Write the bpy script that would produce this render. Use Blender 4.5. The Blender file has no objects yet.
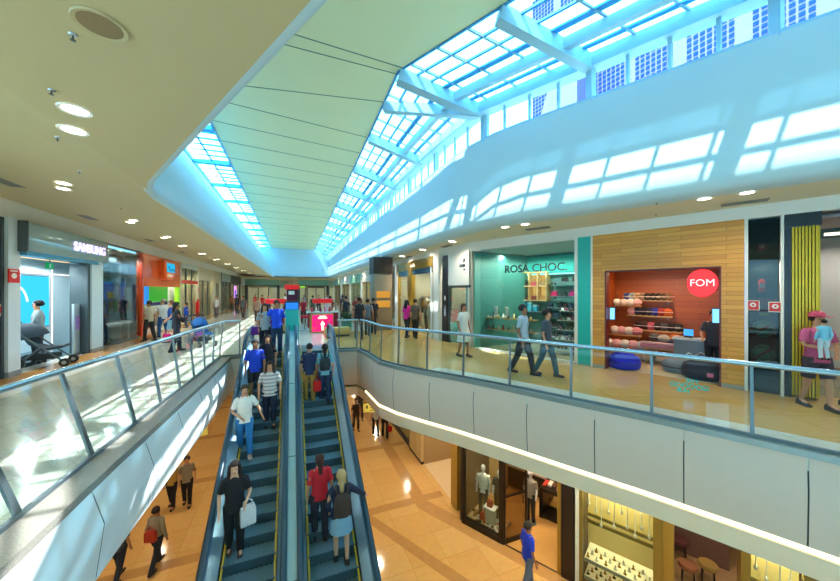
import bpy, bmesh, math, random
from mathutils import Vector, Matrix, noise
random.seed(7)
SC = bpy.context.scene
COL = SC.collection
PI = math.pi
H = 1.9                                   # camera height above the upper floor (working units, scaled to metres at the end)
YAW = math.atan(128 / 320.0)

# ------------------------------------------------------------------ materials
def lin(hexs):
    hexs = hexs.lstrip('#')
    v = [int(hexs[i:i + 2], 16) / 255 for i in (0, 2, 4)]
    return tuple(x / 12.92 if x <= 0.04045 else ((x + 0.055) / 1.055) ** 2.4 for x in v)

MATS = {}
def mat(name, col, rough=0.5, metal=0.0, vary=0.06, scale=6.0, spec=0.5, emit=None, bump=0.0):
    """Principled material whose colour wanders a little with a noise texture."""
    if name in MATS: return MATS[name]
    m = bpy.data.materials.new(name); m.use_nodes = True
    nt = m.node_tree; b = nt.nodes['Principled BSDF']
    c = lin(col) if isinstance(col, str) else col
    b.inputs['Roughness'].default_value = rough
    b.inputs['Metallic'].default_value = metal
    b.inputs['Specular IOR Level'].default_value = spec
    if vary > 0:
        tc = nt.nodes.new('ShaderNodeTexCoord'); nz = nt.nodes.new('ShaderNodeTexNoise')
        nz.inputs['Scale'].default_value = scale; nz.inputs['Detail'].default_value = 3
        nt.links.new(tc.outputs['Object'], nz.inputs['Vector'])
        mx = nt.nodes.new('ShaderNodeMix'); mx.data_type = 'RGBA'
        mx.inputs['A'].default_value = (*[x * (1 - vary) for x in c], 1)
        mx.inputs['B'].default_value = (*[min(1, x * (1 + vary)) for x in c], 1)
        nt.links.new(nz.outputs['Fac'], mx.inputs['Factor'])
        nt.links.new(mx.outputs['Result'], b.inputs['Base Color'])
        if bump:
            bp = nt.nodes.new('ShaderNodeBump'); bp.inputs['Strength'].default_value = bump
            nt.links.new(nz.outputs['Fac'], bp.inputs['Height']); nt.links.new(bp.outputs['Normal'], b.inputs['Normal'])
    else:
        b.inputs['Base Color'].default_value = (*c, 1)
    if emit:
        b.inputs['Emission Color'].default_value = (*(lin(emit[0]) if isinstance(emit[0], str) else emit[0]), 1)
        b.inputs['Emission Strength'].default_value = emit[1]
    MATS[name] = m
    return m

def glass(name, tint='#eaf6f4', refl=0.12, rough=0.02, opac=0.0, body='#88a0a0'):
    """Thin architectural glass: lets light straight through, mirrors more at grazing angles."""
    if name in MATS: return MATS[name]
    m = bpy.data.materials.new(name); m.use_nodes = True
    nt = m.node_tree; nt.nodes.clear(); N = nt.nodes.new; Lk = nt.links.new
    out = N('ShaderNodeOutputMaterial'); tr = N('ShaderNodeBsdfTransparent'); gl = N('ShaderNodeBsdfGlossy')
    tr.inputs['Color'].default_value = (*lin(tint), 1)
    gl.inputs['Roughness'].default_value = rough
    lw = N('ShaderNodeLayerWeight'); lw.inputs['Blend'].default_value = 0.35
    mr = N('ShaderNodeMapRange'); mr.inputs['To Min'].default_value = refl * 0.4; mr.inputs['To Max'].default_value = min(1, refl * 4)
    Lk(lw.outputs['Fresnel'], mr.inputs['Value'])
    base = tr
    if opac:
        df = N('ShaderNodeBsdfDiffuse'); df.inputs['Color'].default_value = (*lin(body), 1)
        m0 = N('ShaderNodeMixShader'); m0.inputs['Fac'].default_value = opac
        Lk(tr.outputs[0], m0.inputs[1]); Lk(df.outputs[0], m0.inputs[2]); base = m0
    mx = N('ShaderNodeMixShader')
    Lk(mr.outputs['Result'], mx.inputs['Fac']); Lk(base.outputs[0], mx.inputs[1]); Lk(gl.outputs[0], mx.inputs[2])
    Lk(mx.outputs[0], out.inputs['Surface'])
    MATS[name] = m
    return m

def frosted(name, col='#f4fbff', clear=0.25):
    m = bpy.data.materials.new(name); m.use_nodes = True
    nt = m.node_tree; nt.nodes.clear(); N = nt.nodes.new; Lk = nt.links.new
    out = N('ShaderNodeOutputMaterial'); tl = N('ShaderNodeBsdfTranslucent'); tr = N('ShaderNodeBsdfTransparent')
    tl.inputs['Color'].default_value = (*lin(col), 1)
    tr.inputs['Color'].default_value = (*lin(col), 1)
    mx = N('ShaderNodeMixShader'); mx.inputs['Fac'].default_value = clear
    Lk(tl.outputs[0], mx.inputs[1]); Lk(tr.outputs[0], mx.inputs[2]); Lk(mx.outputs[0], out.inputs['Surface'])
    MATS[name] = m
    return m

def emission(name, col, strength):
    if name in MATS: return MATS[name]
    m = bpy.data.materials.new(name); m.use_nodes = True
    nt = m.node_tree; nt.nodes.clear()
    out = nt.nodes.new('ShaderNodeOutputMaterial'); e = nt.nodes.new('ShaderNodeEmission')
    e.inputs['Color'].default_value = (*lin(col), 1); e.inputs['Strength'].default_value = strength
    nt.links.new(e.outputs[0], out.inputs['Surface'])
    MATS[name] = m
    return m

def tiles(name, c1, c2, grout, size=0.6, rough=0.12, rot=0.0, mortar=0.006, ratio=1.0):
    """Polished stone floor tiles."""
    m = mat(name, c1, rough, vary=0)
    nt = m.node_tree; b = nt.nodes['Principled BSDF']; N = nt.nodes.new; Lk = nt.links.new
    tc = N('ShaderNodeTexCoord'); mp = N('ShaderNodeMapping'); mp.inputs['Rotation'].default_value[2] = rot
    br = N('ShaderNodeTexBrick'); br.offset = 0.0
    br.inputs['Color1'].default_value = (*lin(c1), 1); br.inputs['Color2'].default_value = (*lin(c2), 1)
    br.inputs['Mortar'].default_value = (*lin(grout), 1); br.inputs['Scale'].default_value = 1.0
    br.inputs['Brick Width'].default_value = size * ratio; br.inputs['Row Height'].default_value = size
    br.inputs['Mortar Size'].default_value = mortar
    Lk(tc.outputs['Object'], mp.inputs['Vector']); Lk(mp.outputs[0], br.inputs['Vector'])
    nz = N('ShaderNodeTexNoise'); nz.inputs['Scale'].default_value = 9
    Lk(tc.outputs['Object'], nz.inputs['Vector'])
    mx = N('ShaderNodeMix'); mx.data_type = 'RGBA'; mx.blend_type = 'SOFT_LIGHT'; mx.inputs['Factor'].default_value = 0.25
    Lk(br.outputs['Color'], mx.inputs['A']); Lk(nz.outputs['Color'], mx.inputs['B'])
    Lk(mx.outputs['Result'], b.inputs['Base Color'])
    return m

def planks(name, c1, c2, grout, w=1.1, h=0.09, axis='XZ', rough=0.4):
    """Narrow wooden boards laid in brick bond on a vertical face."""
    m = mat(name, c1, rough, vary=0)
    nt = m.node_tree; b = nt.nodes['Principled BSDF']; N = nt.nodes.new; Lk = nt.links.new
    tc = N('ShaderNodeTexCoord'); sx = N('ShaderNodeSeparateXYZ'); cx = N('ShaderNodeCombineXYZ')
    Lk(tc.outputs['Object'], sx.inputs[0]); Lk(sx.outputs[axis[0]], cx.inputs['X']); Lk(sx.outputs[axis[1]], cx.inputs['Y'])
    br = N('ShaderNodeTexBrick'); br.offset = 0.37
    br.inputs['Color1'].default_value = (*lin(c1), 1); br.inputs['Color2'].default_value = (*lin(c2), 1)
    br.inputs['Mortar'].default_value = (*lin(grout), 1); br.inputs['Scale'].default_value = 1.0
    br.inputs['Brick Width'].default_value = w; br.inputs['Row Height'].default_value = h
    br.inputs['Mortar Size'].default_value = 0.004
    Lk(cx.outputs[0], br.inputs['Vector'])
    nz = N('ShaderNodeTexNoise'); nz.inputs['Scale'].default_value = 5
    mp = N('ShaderNodeMapping'); mp.inputs['Scale'].default_value = (1, 14, 1)
    Lk(cx.outputs[0], mp.inputs['Vector']); Lk(mp.outputs[0], nz.inputs['Vector'])
    mx = N('ShaderNodeMix'); mx.data_type = 'RGBA'; mx.blend_type = 'SOFT_LIGHT'; mx.inputs['Factor'].default_value = 0.35
    Lk(br.outputs['Color'], mx.inputs['A']); Lk(nz.outputs['Color'], mx.inputs['B'])
    Lk(mx.outputs['Result'], b.inputs['Base Color'])
    return m

# ------------------------------------------------------------------ mesh builder
class MB:
    def __init__(s): s.v = []; s.f = []
    def add(s, vs, fs):
        o = len(s.v); s.v += [tuple(v) for v in vs]; s.f += [tuple(o + i for i in f) for f in fs]; return s
    def box(s, x0, x1, y0, y1, z0, z1):
        return s.add([(x0,y0,z0),(x1,y0,z0),(x1,y1,z0),(x0,y1,z0),(x0,y0,z1),(x1,y0,z1),(x1,y1,z1),(x0,y1,z1)],
                     [(0,3,2,1),(4,5,6,7),(0,1,5,4),(1,2,6,5),(2,3,7,6),(3,0,4,7)])
    def bevbox(s, x0, x1, y0, y1, z0, z1, r=0.02, seg=2):
        bm = bmesh.new(); bmesh.ops.create_cube(bm, size=1)
        for v in bm.verts:
            v.co = ((x0+x1)/2 + v.co.x*(x1-x0), (y0+y1)/2 + v.co.y*(y1-y0), (z0+z1)/2 + v.co.z*(z1-z0))
        bmesh.ops.bevel(bm, geom=bm.edges[:], offset=r, segments=seg, affect='EDGES', profile=0.5)
        return s.from_bm(bm)
    def from_bm(s, bm, M=None):
        bm.verts.index_update()
        vs = [(M @ v.co if M else v.co.copy()) for v in bm.verts]
        s.add(vs, [[v.index for v in f.verts] for f in bm.faces]); bm.free(); return s
    def prism(s, poly, z0, z1):
        n = len(poly)
        if sum(poly[i][0]*poly[(i+1)%n][1]-poly[(i+1)%n][0]*poly[i][1] for i in range(n)) < 0: poly = poly[::-1]
        f0 = (lambda x, y: z0) if not callable(z0) else z0
        f1 = (lambda x, y: z1) if not callable(z1) else z1
        return s.add([(x,y,f0(x,y)) for x,y in poly]+[(x,y,f1(x,y)) for x,y in poly],
                     [tuple(range(n-1,-1,-1)), tuple(range(n,2*n))]+[(i,(i+1)%n,n+(i+1)%n,n+i) for i in range(n)])
    def loft(s, rings, cap=True):
        n = len(rings[0]); vs = [p for r in rings for p in r]; fs = []
        for k in range(len(rings)-1):
            for i in range(n):
                j = (i+1) % n
                fs.append((k*n+i, k*n+j, (k+1)*n+j, (k+1)*n+i))
        if cap: fs += [tuple(range(n-1,-1,-1)), tuple(range((len(rings)-1)*n, len(rings)*n))]
        return s.add(vs, fs)
    def tube(s, pts, r, n=8, cap=True, flat=1.0):
        pts = [Vector(p) for p in pts]; rs = r if isinstance(r, (list, tuple)) else [r]*len(pts); rings = []
        up = None
        for i, p in enumerate(pts):
            t = (pts[min(i+1,len(pts)-1)] - pts[max(i-1,0)]).normalized()
            a = Vector((0,0,1)) if abs(t.z) < 0.95 else Vector((0,1,0))
            u = t.cross(a).normalized(); w = u.cross(t).normalized()
            if up is not None and u.dot(up) < 0: u, w = -u, -w
            up = u
            rings.append([p + u*math.cos(2*PI*k/n)*rs[i] + w*math.sin(2*PI*k/n)*rs[i]*flat for k in range(n)])
        return s.loft(rings, cap)
    def bar(s, a, b, w, h):
        """rectangular bar from a to b; w across (horizontal), h vertical-ish"""
        a, b = Vector(a), Vector(b); t = (b-a).normalized()
        ref = Vector((0,0,1)) if abs(t.z) < 0.95 else Vector((0,1,0))
        u = t.cross(ref).normalized()*w/2; q = u.cross(t).normalized()*h/2
        return s.loft([[a-u-q,a+u-q,a+u+q,a-u+q],[b-u-q,b+u-q,b+u+q,b-u+q]])
    def lathe(s, prof, n=16, cx=0, cy=0, sx=1, sy=1):
        return s.loft([[(cx+r*sx*math.cos(2*PI*k/n), cy+r*sy*math.sin(2*PI*k/n), z) for k in range(n)] for r, z in prof])
    def ell(s, c, r, n=12, m=8, fn=None):
        rings = []
        for k in range(m+1):
            a = -PI/2 + PI*k/m; cr = max(math.cos(a), 0.02)
            ring = [Vector((c[0]+r[0]*cr*math.cos(2*PI*i/n), c[1]+r[1]*cr*math.sin(2*PI*i/n), c[2]+r[2]*math.sin(a))) for i in range(n)]
            if fn: ring = [fn(p) for p in ring]
            rings.append(ring)
        return s.loft(rings)
    def rings(s, lst, n=14):
        """elliptic rings (cx,cy,z,rx,ry)"""
        return s.loft([[(cx+rx*math.cos(2*PI*k/n), cy+ry*math.sin(2*PI*k/n), z) for k in range(n)] for cx,cy,z,rx,ry in lst])
    def build(s, name, m, parent=None, smooth=None, loc=None, rz=0, kind=None):
        me = bpy.data.meshes.new(name); me.from_pydata([tuple(v) for v in s.v], [], s.f); me.update()
        if m: me.materials.append(m)
        if smooth is not None:
            me.shade_smooth(); me.set_sharp_from_angle(angle=math.radians(smooth))
        o = bpy.data.objects.new(name, me); COL.objects.link(o)
        if parent: o.parent = parent
        if loc is not None: o.location = loc
        if rz: o.rotation_euler[2] = rz
        if kind: o['kind'] = kind
        return o

def tag(o, label=None, cat=None, group=None, kind=None):
    if label: o['label'] = label
    if cat: o['category'] = cat
    if group: o['group'] = group
    if kind: o['kind'] = kind
    return o
def empty(name, loc=(0,0,0), rz=0, label=None, cat=None, group=None):
    o = bpy.data.objects.new(name, None); COL.objects.link(o); o.location = loc; o.rotation_euler = (0,0,rz)
    o.empty_display_size = 0.1
    return tag(o, label, cat, group)
def kids(o): return [c for c in COL.objects if c.parent == o]
def dup(root, loc, rz=None, label=None, group=None):
    def rec(o, par):
        c = o.copy(); COL.objects.link(c)
        if par: c.parent = par
        for ch in CH.get(o.name, kids(o)): rec(ch, c)
        return c
    CH = {}
    r = rec(root, None); r.location = loc
    if rz is not None: r.rotation_euler[2] = rz
    if label: r['label'] = label
    if group: r['group'] = group
    return r
def struct(name, mb, m, parent=None, smooth=None):
    return mb.build(name, m, parent, smooth, kind='structure' if parent is None else None)
def textobj(name, body, size, m, parent=None, loc=(0,0,0), rot=(PI/2,0,0), ext=0.01, align='CENTER', sx=1.0, bold=0.0):
    cu = bpy.data.curves.new(name, 'FONT'); cu.body = body; cu.size = size; cu.extrude = ext; cu.align_x = align; cu.align_y = 'CENTER'
    cu.offset = bold; cu.resolution_u = 3
    cu.materials.append(m)
    t = bpy.data.objects.new(name, cu); COL.objects.link(t)
    me = bpy.data.meshes.new_from_object(t.evaluated_get(bpy.context.evaluated_depsgraph_get())); COL.objects.unlink(t)
    o = bpy.data.objects.new(name, me); COL.objects.link(o)
    if parent: o.parent = parent
    o.location = loc; o.rotation_euler = rot; o.scale = (sx,1,1)
    return o

class Frame:
    """shop-front frame: x along the front from left to right, y into the shop, z up"""
    def __init__(s, A, B):
        L = math.dist(A, B); s.A = A; s.d = ((B[0]-A[0])/L, (B[1]-A[1])/L); s.n = (-s.d[1], s.d[0]); s.rz = math.atan2(s.d[1], s.d[0])
    def W(s, x, y=0, z=0): return (s.A[0]+s.d[0]*x+s.n[0]*y, s.A[1]+s.d[1]*x+s.n[1]*y, z)
    def root(s, name, label, cat, x=0, y=0, z=0, group=None): return empty(name, s.W(x,y,z), s.rz, label, cat, group)

def sweep(path, prof, closed=False):
    """sweep (offset, z) profile along a plan path; positive offset = to the left of travel"""
    mb = MB(); n = len(path); rings = []
    for i, p in enumerate(path):
        a = path[max(i-1,0)]; b = path[min(i+1,n-1)]
        def nrm(q, r):
            L = math.dist(q, r) or 1; return ((-(r[1]-q[1])/L), (r[0]-q[0])/L)
        n1 = nrm(a, p) if i else nrm(p, b); n2 = nrm(p, b) if i < n-1 else n1
        nx, ny = n1[0]+n2[0], n1[1]+n2[1]; L = math.hypot(nx, ny); nx, ny = nx/L, ny/L
        k = 1/max(0.5, nx*n1[0]+ny*n1[1])
        rings.append([(p[0]+nx*o*k, p[1]+ny*o*k, z) for o, z in prof])
    m = len(prof); vs = [q for r in rings for q in r]; fs = []
    for i in range(n-1):
        for j in range(m-1):
            fs.append((i*m+j, (i+1)*m+j, (i+1)*m+j+1, i*m+j+1))
        if closed: fs.append((i*m+m-1, (i+1)*m+m-1, (i+1)*m, i*m))
    if closed: fs += [tuple(range(m-1,-1,-1)), tuple(range((n-1)*m, n*m))]
    return mb.add(vs, fs)
def offs(path, o):
    return [(x, y) for x, y, z in sweep(path, [(o, 0), (o+1, 0)]).v[0::2]]
def along(path, s):
    for i in range(len(path)-1):
        L = math.dist(path[i], path[i+1])
        if s <= L or i == len(path)-2:
            k = s/L; a, b = path[i], path[i+1]
            return (a[0]+(b[0]-a[0])*k, a[1]+(b[1]-a[1])*k), ((b[0]-a[0])/L, (b[1]-a[1])/L)
        s -= L
def plen(path): return sum(math.dist(path[i], path[i+1]) for i in range(len(path)-1))
def spot(name, loc, energy, col=(1,.86,.66), size=2.6, blend=0.9, r=0.05, rot=(0,0,0)):
    l = bpy.data.lights.new(name, 'SPOT'); l.energy = energy; l.color = col; l.spot_size = size; l.spot_blend = blend; l.shadow_soft_size = r
    o = bpy.data.objects.new(name, l); COL.objects.link(o); o.location = loc; o.rotation_euler = rot
    return o
def point(name, loc, energy, col=(1,.86,.66), r=0.06):
    l = bpy.data.lights.new(name, 'POINT'); l.energy = energy; l.color = col; l.shadow_soft_size = r
    o = bpy.data.objects.new(name, l); COL.objects.link(o); o.location = loc
    return o
# ------------------------------------------------------------------ palette
WHITE = mat('white_paint', '#e9e6dc', 0.55, vary=0.03)
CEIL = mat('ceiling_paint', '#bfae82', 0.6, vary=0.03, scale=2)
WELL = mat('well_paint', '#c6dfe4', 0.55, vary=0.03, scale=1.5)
MINT = mat('ceiling_panel_paint', '#f3f7c4', 0.6, vary=0.03, scale=1.2)
DARKLINE = mat('dark_joint', '#3b4a44', 0.7, vary=0)
STEEL = mat('brushed_steel', '#b9c2c6', 0.28, 0.9, vary=0.08, scale=30)
DSTEEL = mat('dark_steel', '#5a6468', 0.35, 0.8, vary=0.08, scale=30)
BLACK = mat('black_paint', '#17181a', 0.4, vary=0.1)
GRANITE = mat('granite', '#8d8478', 0.22, vary=0.45, scale=70)
FASCIA = mat('white_fascia_panel', '#e4e6e2', 0.3, vary=0.02)
CLEAR = glass('clear_glass', '#eef8f5', 0.10)
SHOPGLASS = glass('shop_glass', '#eaf3f1', 0.07)
DARKGLASS = glass('dark_shop_glass', '#9fb0b2', 0.2)
FLOORM = tiles('upper_floor_stone', '#dcd6c6', '#d5cebc', '#b8ae98', 0.75, 0.1)
FLOORR = tiles('tan_floor_stone', '#c9a060', '#c29858', '#a8803f', 0.75, 0.1, rot=0.45)
PALE = tiles('pale_floor_stone', '#d9d6c8', '#d2cfbf', '#b8b4a2', 0.75, 0.1, rot=0.45)
LOWF = tiles('lower_floor_stone', '#dcb070', '#d6a866', '#c2934e', 0.9, 0.12)
BAND = mat('brown_floor_inlay', '#bd9058', 0.14, vary=0.12)
SKYBLUE = mat('blue_white_steel', '#cfe4ee', 0.4, vary=0.03)

# ------------------------------------------------------------------ plan of the atrium (x right, y along the escalators)
DIR = (0.459, -0.888)
def ext(p, s): return (p[0]+DIR[0]*s, p[1]+DIR[1]*s)
LEDGE = [(-1.24,10.5),(-1.62,10.42),(-1.67,8.24),(-1.75,6.2),(-1.81,4.5),(-1.84,3.0),(-1.9,1.0),(-1.9,-4)]       # edge of the upper floor, far to near
REDGE = [(1.24,10.42),(1.95,10.25),(2.06,9.6),(2.14,8.25),(2.42,7.55),(2.82,6.88),(3.33,6.08),(3.85,5.16),(4.36,4.2),(4.89,3.24),(5.36,2.3),(5.74,1.5),(6.6,-.3),(8.3,-4)]
RWELL = [(4.2,42.0),(4.2,24),(4.2,14),(4.2,9.5),(4.22,8.2),(4.3,7.3),(4.5,6.5),(4.78,5.85)] + [ext((4.78,5.85), s) for s in (1.5,3,5,8,11)]
LWELL = [(-2.05,42.0),(-2.05,24),(-2.1,12),(-2.14,8),(-2.15,7.0),(-2.08,6.4),(-1.9,5.9)] + [ext((-1.9,5.9), s) for s in (2,4,6,9,11)]
RF = Frame((5.5,9.3),(8.3,2.75))            # diagonal shop line
RA = Frame((5.2,42.0),(5.2,11.0))           # far shop line, same side
RW = Frame((5.2,11.8),(5.5,9.3))            # the white shop between them
LF = Frame((-5.8,0),(-5.8,50))              # shop line opposite
def lceil(x, y=0): return 3.5 + 0.107*max(0.0, -2.1 - x)

# ------------------------------------------------------------------ floors
YB = -4.0
struct('floor_upper_left', MB().prism([(-10,60),(-1.24,60)] + [(-1.24,10.5)] + LEDGE[1:] + [(-10,YB)], -0.3, 0), FLOORM)
struct('floor_upper_far', MB().prism([(-1.24,60),(-1.24,10.5),(1.24,10.42),(1.24,60)], -0.3, 0), FLOORM)
mid = [(p[0]+0.55, p[1]+0.3) for p in REDGE[5:]]
struct('floor_upper_right', MB().prism(REDGE[5:] + mid[::-1], -0.3, 0), PALE)
struct('floor_upper_right_shops', MB().prism([mid[0], REDGE[5]] + REDGE[4:1:-1] + [REDGE[1], (1.24,10.42), (1.24,15.0), (14,15.0), (14,YB)] + mid[::-1][:-1] , -0.3, 0), FLOORR)
struct('floor_upper_right_far', MB().prism([(1.24,60),(1.24,15.0),(14,15.0),(14,60)], -0.3, 0), FLOORM)
ZL = -4.8
struct('floor_lower', MB().box(-11,16,-4,60,ZL-0.3,ZL), LOWF)
inl = MB()
for y in (9.4, 13.2, 17.0, 21.0): inl.box(-10,4.6,y,y+0.3,ZL,ZL+0.004)
inl.prism([(1.9,9.4),(2.2,9.4),(5.9,2.6),(5.6,2.45)], ZL, ZL+0.004)
inl.prism([(3.6,60),(4.0,60),(4.0,9.4),(6.7,4.4),(6.35,4.25),(3.6,9.2)], ZL, ZL+0.0035)
struct('trim_1', inl, BAND)
struct('trim_2', MB().box(-5.75,-5.1,-3,60,0,0.004), mat('tan_floor_border', '#c08a4c', 0.12, vary=0.1))

# ------------------------------------------------------------------ fascias and copings round the opening
def fascia(path, prof, name, step, side, m=None):
    """panels with open joints, one strip of panels per side of the opening"""
    L = plen(path); cut = [0.0]
    while cut[-1] + step < L - 0.3: cut.append(cut[-1] + step)
    cut.append(L)
    cum = [0.0]
    for i in range(len(path)-1): cum.append(cum[-1] + math.dist(path[i], path[i+1]))
    for a, b in zip(cut[:-1], cut[1:]):
        pts = [along(path, a + 0.007)[0]] + [path[i] for i in range(len(path)) if a + 0.03 < cum[i] < b - 0.03] + [along(path, b - 0.007)[0]]
        struct(name, sweep(pts, prof), m or FASCIA, smooth=35)
    struct(name + '_backing', sweep(path, [(o - side*0.02, z) for o, z in prof]), DARKLINE)
fascia(LEDGE, [(0.0,-0.05),(0.10,-0.40),(0.03,-0.95),(-0.3,-0.97)], 'wall_left_fascia', 1.12, 1)
fascia(REDGE, [(0.0,-0.05),(-0.05,-0.45),(0.0,-1.10),(0.06,-1.12)], 'wall_right_fascia', 1.12, -1, mat('grey_fascia_panel', '#d9c2ae', 0.35, vary=0.02))
struct('trim_3', sweep(LEDGE, [(0.02,-0.05),(0.02,0.03),(-0.3,0.03),(-0.3,-0.05)], True), GRANITE)
struct('trim_4', sweep(REDGE, [(-0.03,-0.05),(-0.03,0.03),(0.14,0.03),(0.14,-0.05)], True), mat('grey_coping', '#8f9690', 0.3, 0.3, vary=0.1))
tag(sweep(REDGE[2:], [(0.03,-1.115),(-0.012,-1.13),(-0.012,-1.155),(0.04,-1.165)], True).build('cove_light', emission('cove_led', '#fff0c0', 2.6), smooth=40),
    'continuous warm strip light along the foot of the white curved fascia', 'strip light')
struct('wall_right_lip', sweep(REDGE, [(0.02,-1.16),(-0.015,-1.175),(0.03,-1.46),(0.25,-1.46)]), mat('lip_paint', '#f4dab8', 0.5, vary=0.03))
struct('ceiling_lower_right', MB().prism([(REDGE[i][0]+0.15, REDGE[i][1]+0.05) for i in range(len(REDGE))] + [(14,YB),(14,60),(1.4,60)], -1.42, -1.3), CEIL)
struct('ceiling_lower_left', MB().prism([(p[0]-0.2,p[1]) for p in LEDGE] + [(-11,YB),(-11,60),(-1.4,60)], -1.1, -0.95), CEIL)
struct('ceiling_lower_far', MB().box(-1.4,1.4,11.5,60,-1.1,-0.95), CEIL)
struct('wall_lower_left', MB().box(-8.2,-8.0,-4,60,ZL,-1.0), mat('lower_wall', '#c8ab7a', 0.5))
struct('wall_lower_far', MB().box(-8,14,40,40.2,ZL,-1.0), MATS['lower_wall'])
struct('wall_under_landing', MB().box(-1.3,1.3,10.6,10.8,-1.1,-0.31), FASCIA)

# ------------------------------------------------------------------ upper ceilings
shopL = [(-5.85,YB),(-5.85,60)]
lin_ = offs(LWELL, -0.08)
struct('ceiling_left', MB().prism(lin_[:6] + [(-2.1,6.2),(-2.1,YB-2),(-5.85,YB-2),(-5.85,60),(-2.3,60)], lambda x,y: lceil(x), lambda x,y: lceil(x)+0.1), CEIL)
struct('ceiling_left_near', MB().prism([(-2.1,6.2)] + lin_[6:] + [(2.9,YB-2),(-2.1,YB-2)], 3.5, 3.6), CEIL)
lp = [(-0.12,3.51),(-0.05,3.515),(-0.01,3.55),(0.03,3.68),(0.0,3.95),(-0.25,4.5),(-0.75,5.5),(-1.5,6.92)]
lq = [(-0.12,3.502),(-0.05,3.504),(-0.015,3.512),(0.0,3.535),(-0.1,3.62),(-0.75,4.2),(-1.9,5.4),(-3.0,6.98)]
n_ = len(lp); va = sweep(LWELL, lp); vb = sweep(LWELL, lq).v
for i in range(len(LWELL)):                       # the cove leans back further along the near, diagonal stretch
    k_ = min(1.0, max(0.0, (i-3)/3.0))
    for j in range(n_): va.v[i*n_+j] = tuple(va.v[i*n_+j][q]*(1-k_)+vb[i*n_+j][q]*k_ for q in range(3))
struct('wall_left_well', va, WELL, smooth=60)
rwx = offs(RWELL, 0.45)
struct('ceiling_right', MB().prism(rwx + [(14,YB-2),(14,42)], 3.5, 3.6), mat('ceiling_paint_lightened', '#eadfbe', 0.6, vary=0.03, scale=2))  # ceiling colour lightened to make up for weaker light on this side
rp = [(0.45,3.5),(0.2,3.51),(0.05,3.56),(-0.02,3.68),(0.0,3.9),(0.05,4.6),(0.02,5.66),(0.3,5.66)]
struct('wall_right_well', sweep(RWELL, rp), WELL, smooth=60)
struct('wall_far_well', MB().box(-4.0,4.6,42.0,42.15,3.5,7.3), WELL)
struct('ceiling_far', MB().box(-5.85,14,42,60,3.5,3.6), CEIL)
struct('wall_far', MB().box(-10,14,60,60.2,-0.1,3.6), mat('far_wall', '#b9ab8e', 0.6))
struct('wall_back', MB().box(-10,16,YB-2.2,YB-2,ZL,7.5), WHITE)
# flat panelled ceiling between the skylights
mn = [(-2.3,42.0),(-2.3,9.0),(-5.6,6.5),(-5.6,-6),(9.6,-6.0)]
inner = [(2.6,42.0),(2.45,20.0),(2.3,7.1)] + [ext((2.3,7.1), s) for s in (3,6,9,14.6)]
CZ = 7.0
struct('ceiling_center', MB().prism(mn + inner[::-1], CZ, CZ+0.05), MINT)
jn = MB()
def joint(a, b): jn.bar((*a, CZ-0.001), (*b, CZ-0.001), 0.022, 0.012)
for y in (40,37,34.5,32,29.5,27,25,23,21,19.2,17.6,16.0,14.5,13.0,11.6,10.3): joint((-2.3,y-0.4),(2.34+0.006*(y-7),y+0.25))
joint((-2.6,9.3),(2.3,8.4)); joint((-3,7.2),(2.3,7.2)); joint((-3,6.7),(2.35,6.95)); joint((-2.5,4.2),(3.6,4.6)); joint((-2,1.5),(5.2,1.6))
struct('ceiling_joint_trim', jn, mat('ceiling_joint', '#6b8a6e', 0.7, vary=0))
# ------------------------------------------------------------------ skylights
FROST = frosted('frosted_glazing', '#8fd4f6', 0.12)
FRAMEB = mat('pale_blue_frame', '#a6d2e4', 0.45, vary=0.03)
MULL = mat('blue_glazing_bar', '#3f9fd8', 0.45, vary=0.03)
SKYGLASS = glass('sky_glass', '#f4fcff', 0.06)
OUTZ, INZ = 6.5, 7.0
outer = [(4.2,42.0),(4.2,24),(4.2,14),(4.2,9.6),(4.35,6.9)] + [ext((4.35,6.9), s) for s in (3,6,9,14)]
innr = [(2.6,42.0),(2.5,24),(2.4,14),(2.34,9.6),(2.3,7.1)] + [ext((2.3,7.1), s) for s in (3,6,9,14)]
def lerp(a, b, k): return tuple(a[i]+(b[i]-a[i])*k for i in range(len(a)))
def O3(i): return (*outer[i], OUTZ)
def I3(i): return (*innr[i], INZ)
NR = 6
clr, frs, bars, mul, beam = MB(), MB(), MB(), MB(), MB()
for i in range(len(outer)-1):
    a0, a1, b0, b1 = O3(i), O3(i+1), I3(i), I3(i+1)
    for k in range(NR):
        q = [lerp(a0,b0,k/NR), lerp(a1,b1,k/NR), lerp(a1,b1,(k+1)/NR), lerp(a0,b0,(k+1)/NR)]
        (clr if k >= (4 if i >= 4 else 3) or (i in (2,3) and k < 2) else frs).add(q, [(0,1,2,3)])
    for k in range(NR+1):
        w = 0.13 if k in (2, 3) else (0.05 if k > 3 else 0.10)
        bars.bar(lerp(a0,b0,k/NR), lerp(a1,b1,k/NR), w, 0.04 if k != 2 else 0.16)
    L = math.dist(outer[i], outer[i+1]); n = max(1, round(L/0.72))
    for j in range(n):
        k = (j+0.5)/n
        mul.bar(lerp(a0,a1,k), lerp(b0,b1,k), 0.045, 0.05)
Lax = [(y, (4.2,y,OUTZ-0.12), (2.34+0.006*(y-9), y, INZ-0.12)) for y in (10.32,13.18,16.05,18.9,21.8,24.7,27.6,30.5,33.4,36.3,39.2)]
for y, a, b in Lax: beam.bar(a, b, 0.2, 0.3)
for s in (0, 2.55, 5.1, 7.65, 10.2):
    beam.bar((*ext((4.35,6.9), s), OUTZ-0.12), (*ext((2.3,7.1), s), INZ-0.12), 0.2 if s else 0.26, 0.3)
beam.bar((4.35,6.9,OUTZ-0.15), (2.33,8.4,INZ-0.14), 0.18, 0.26)
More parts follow.
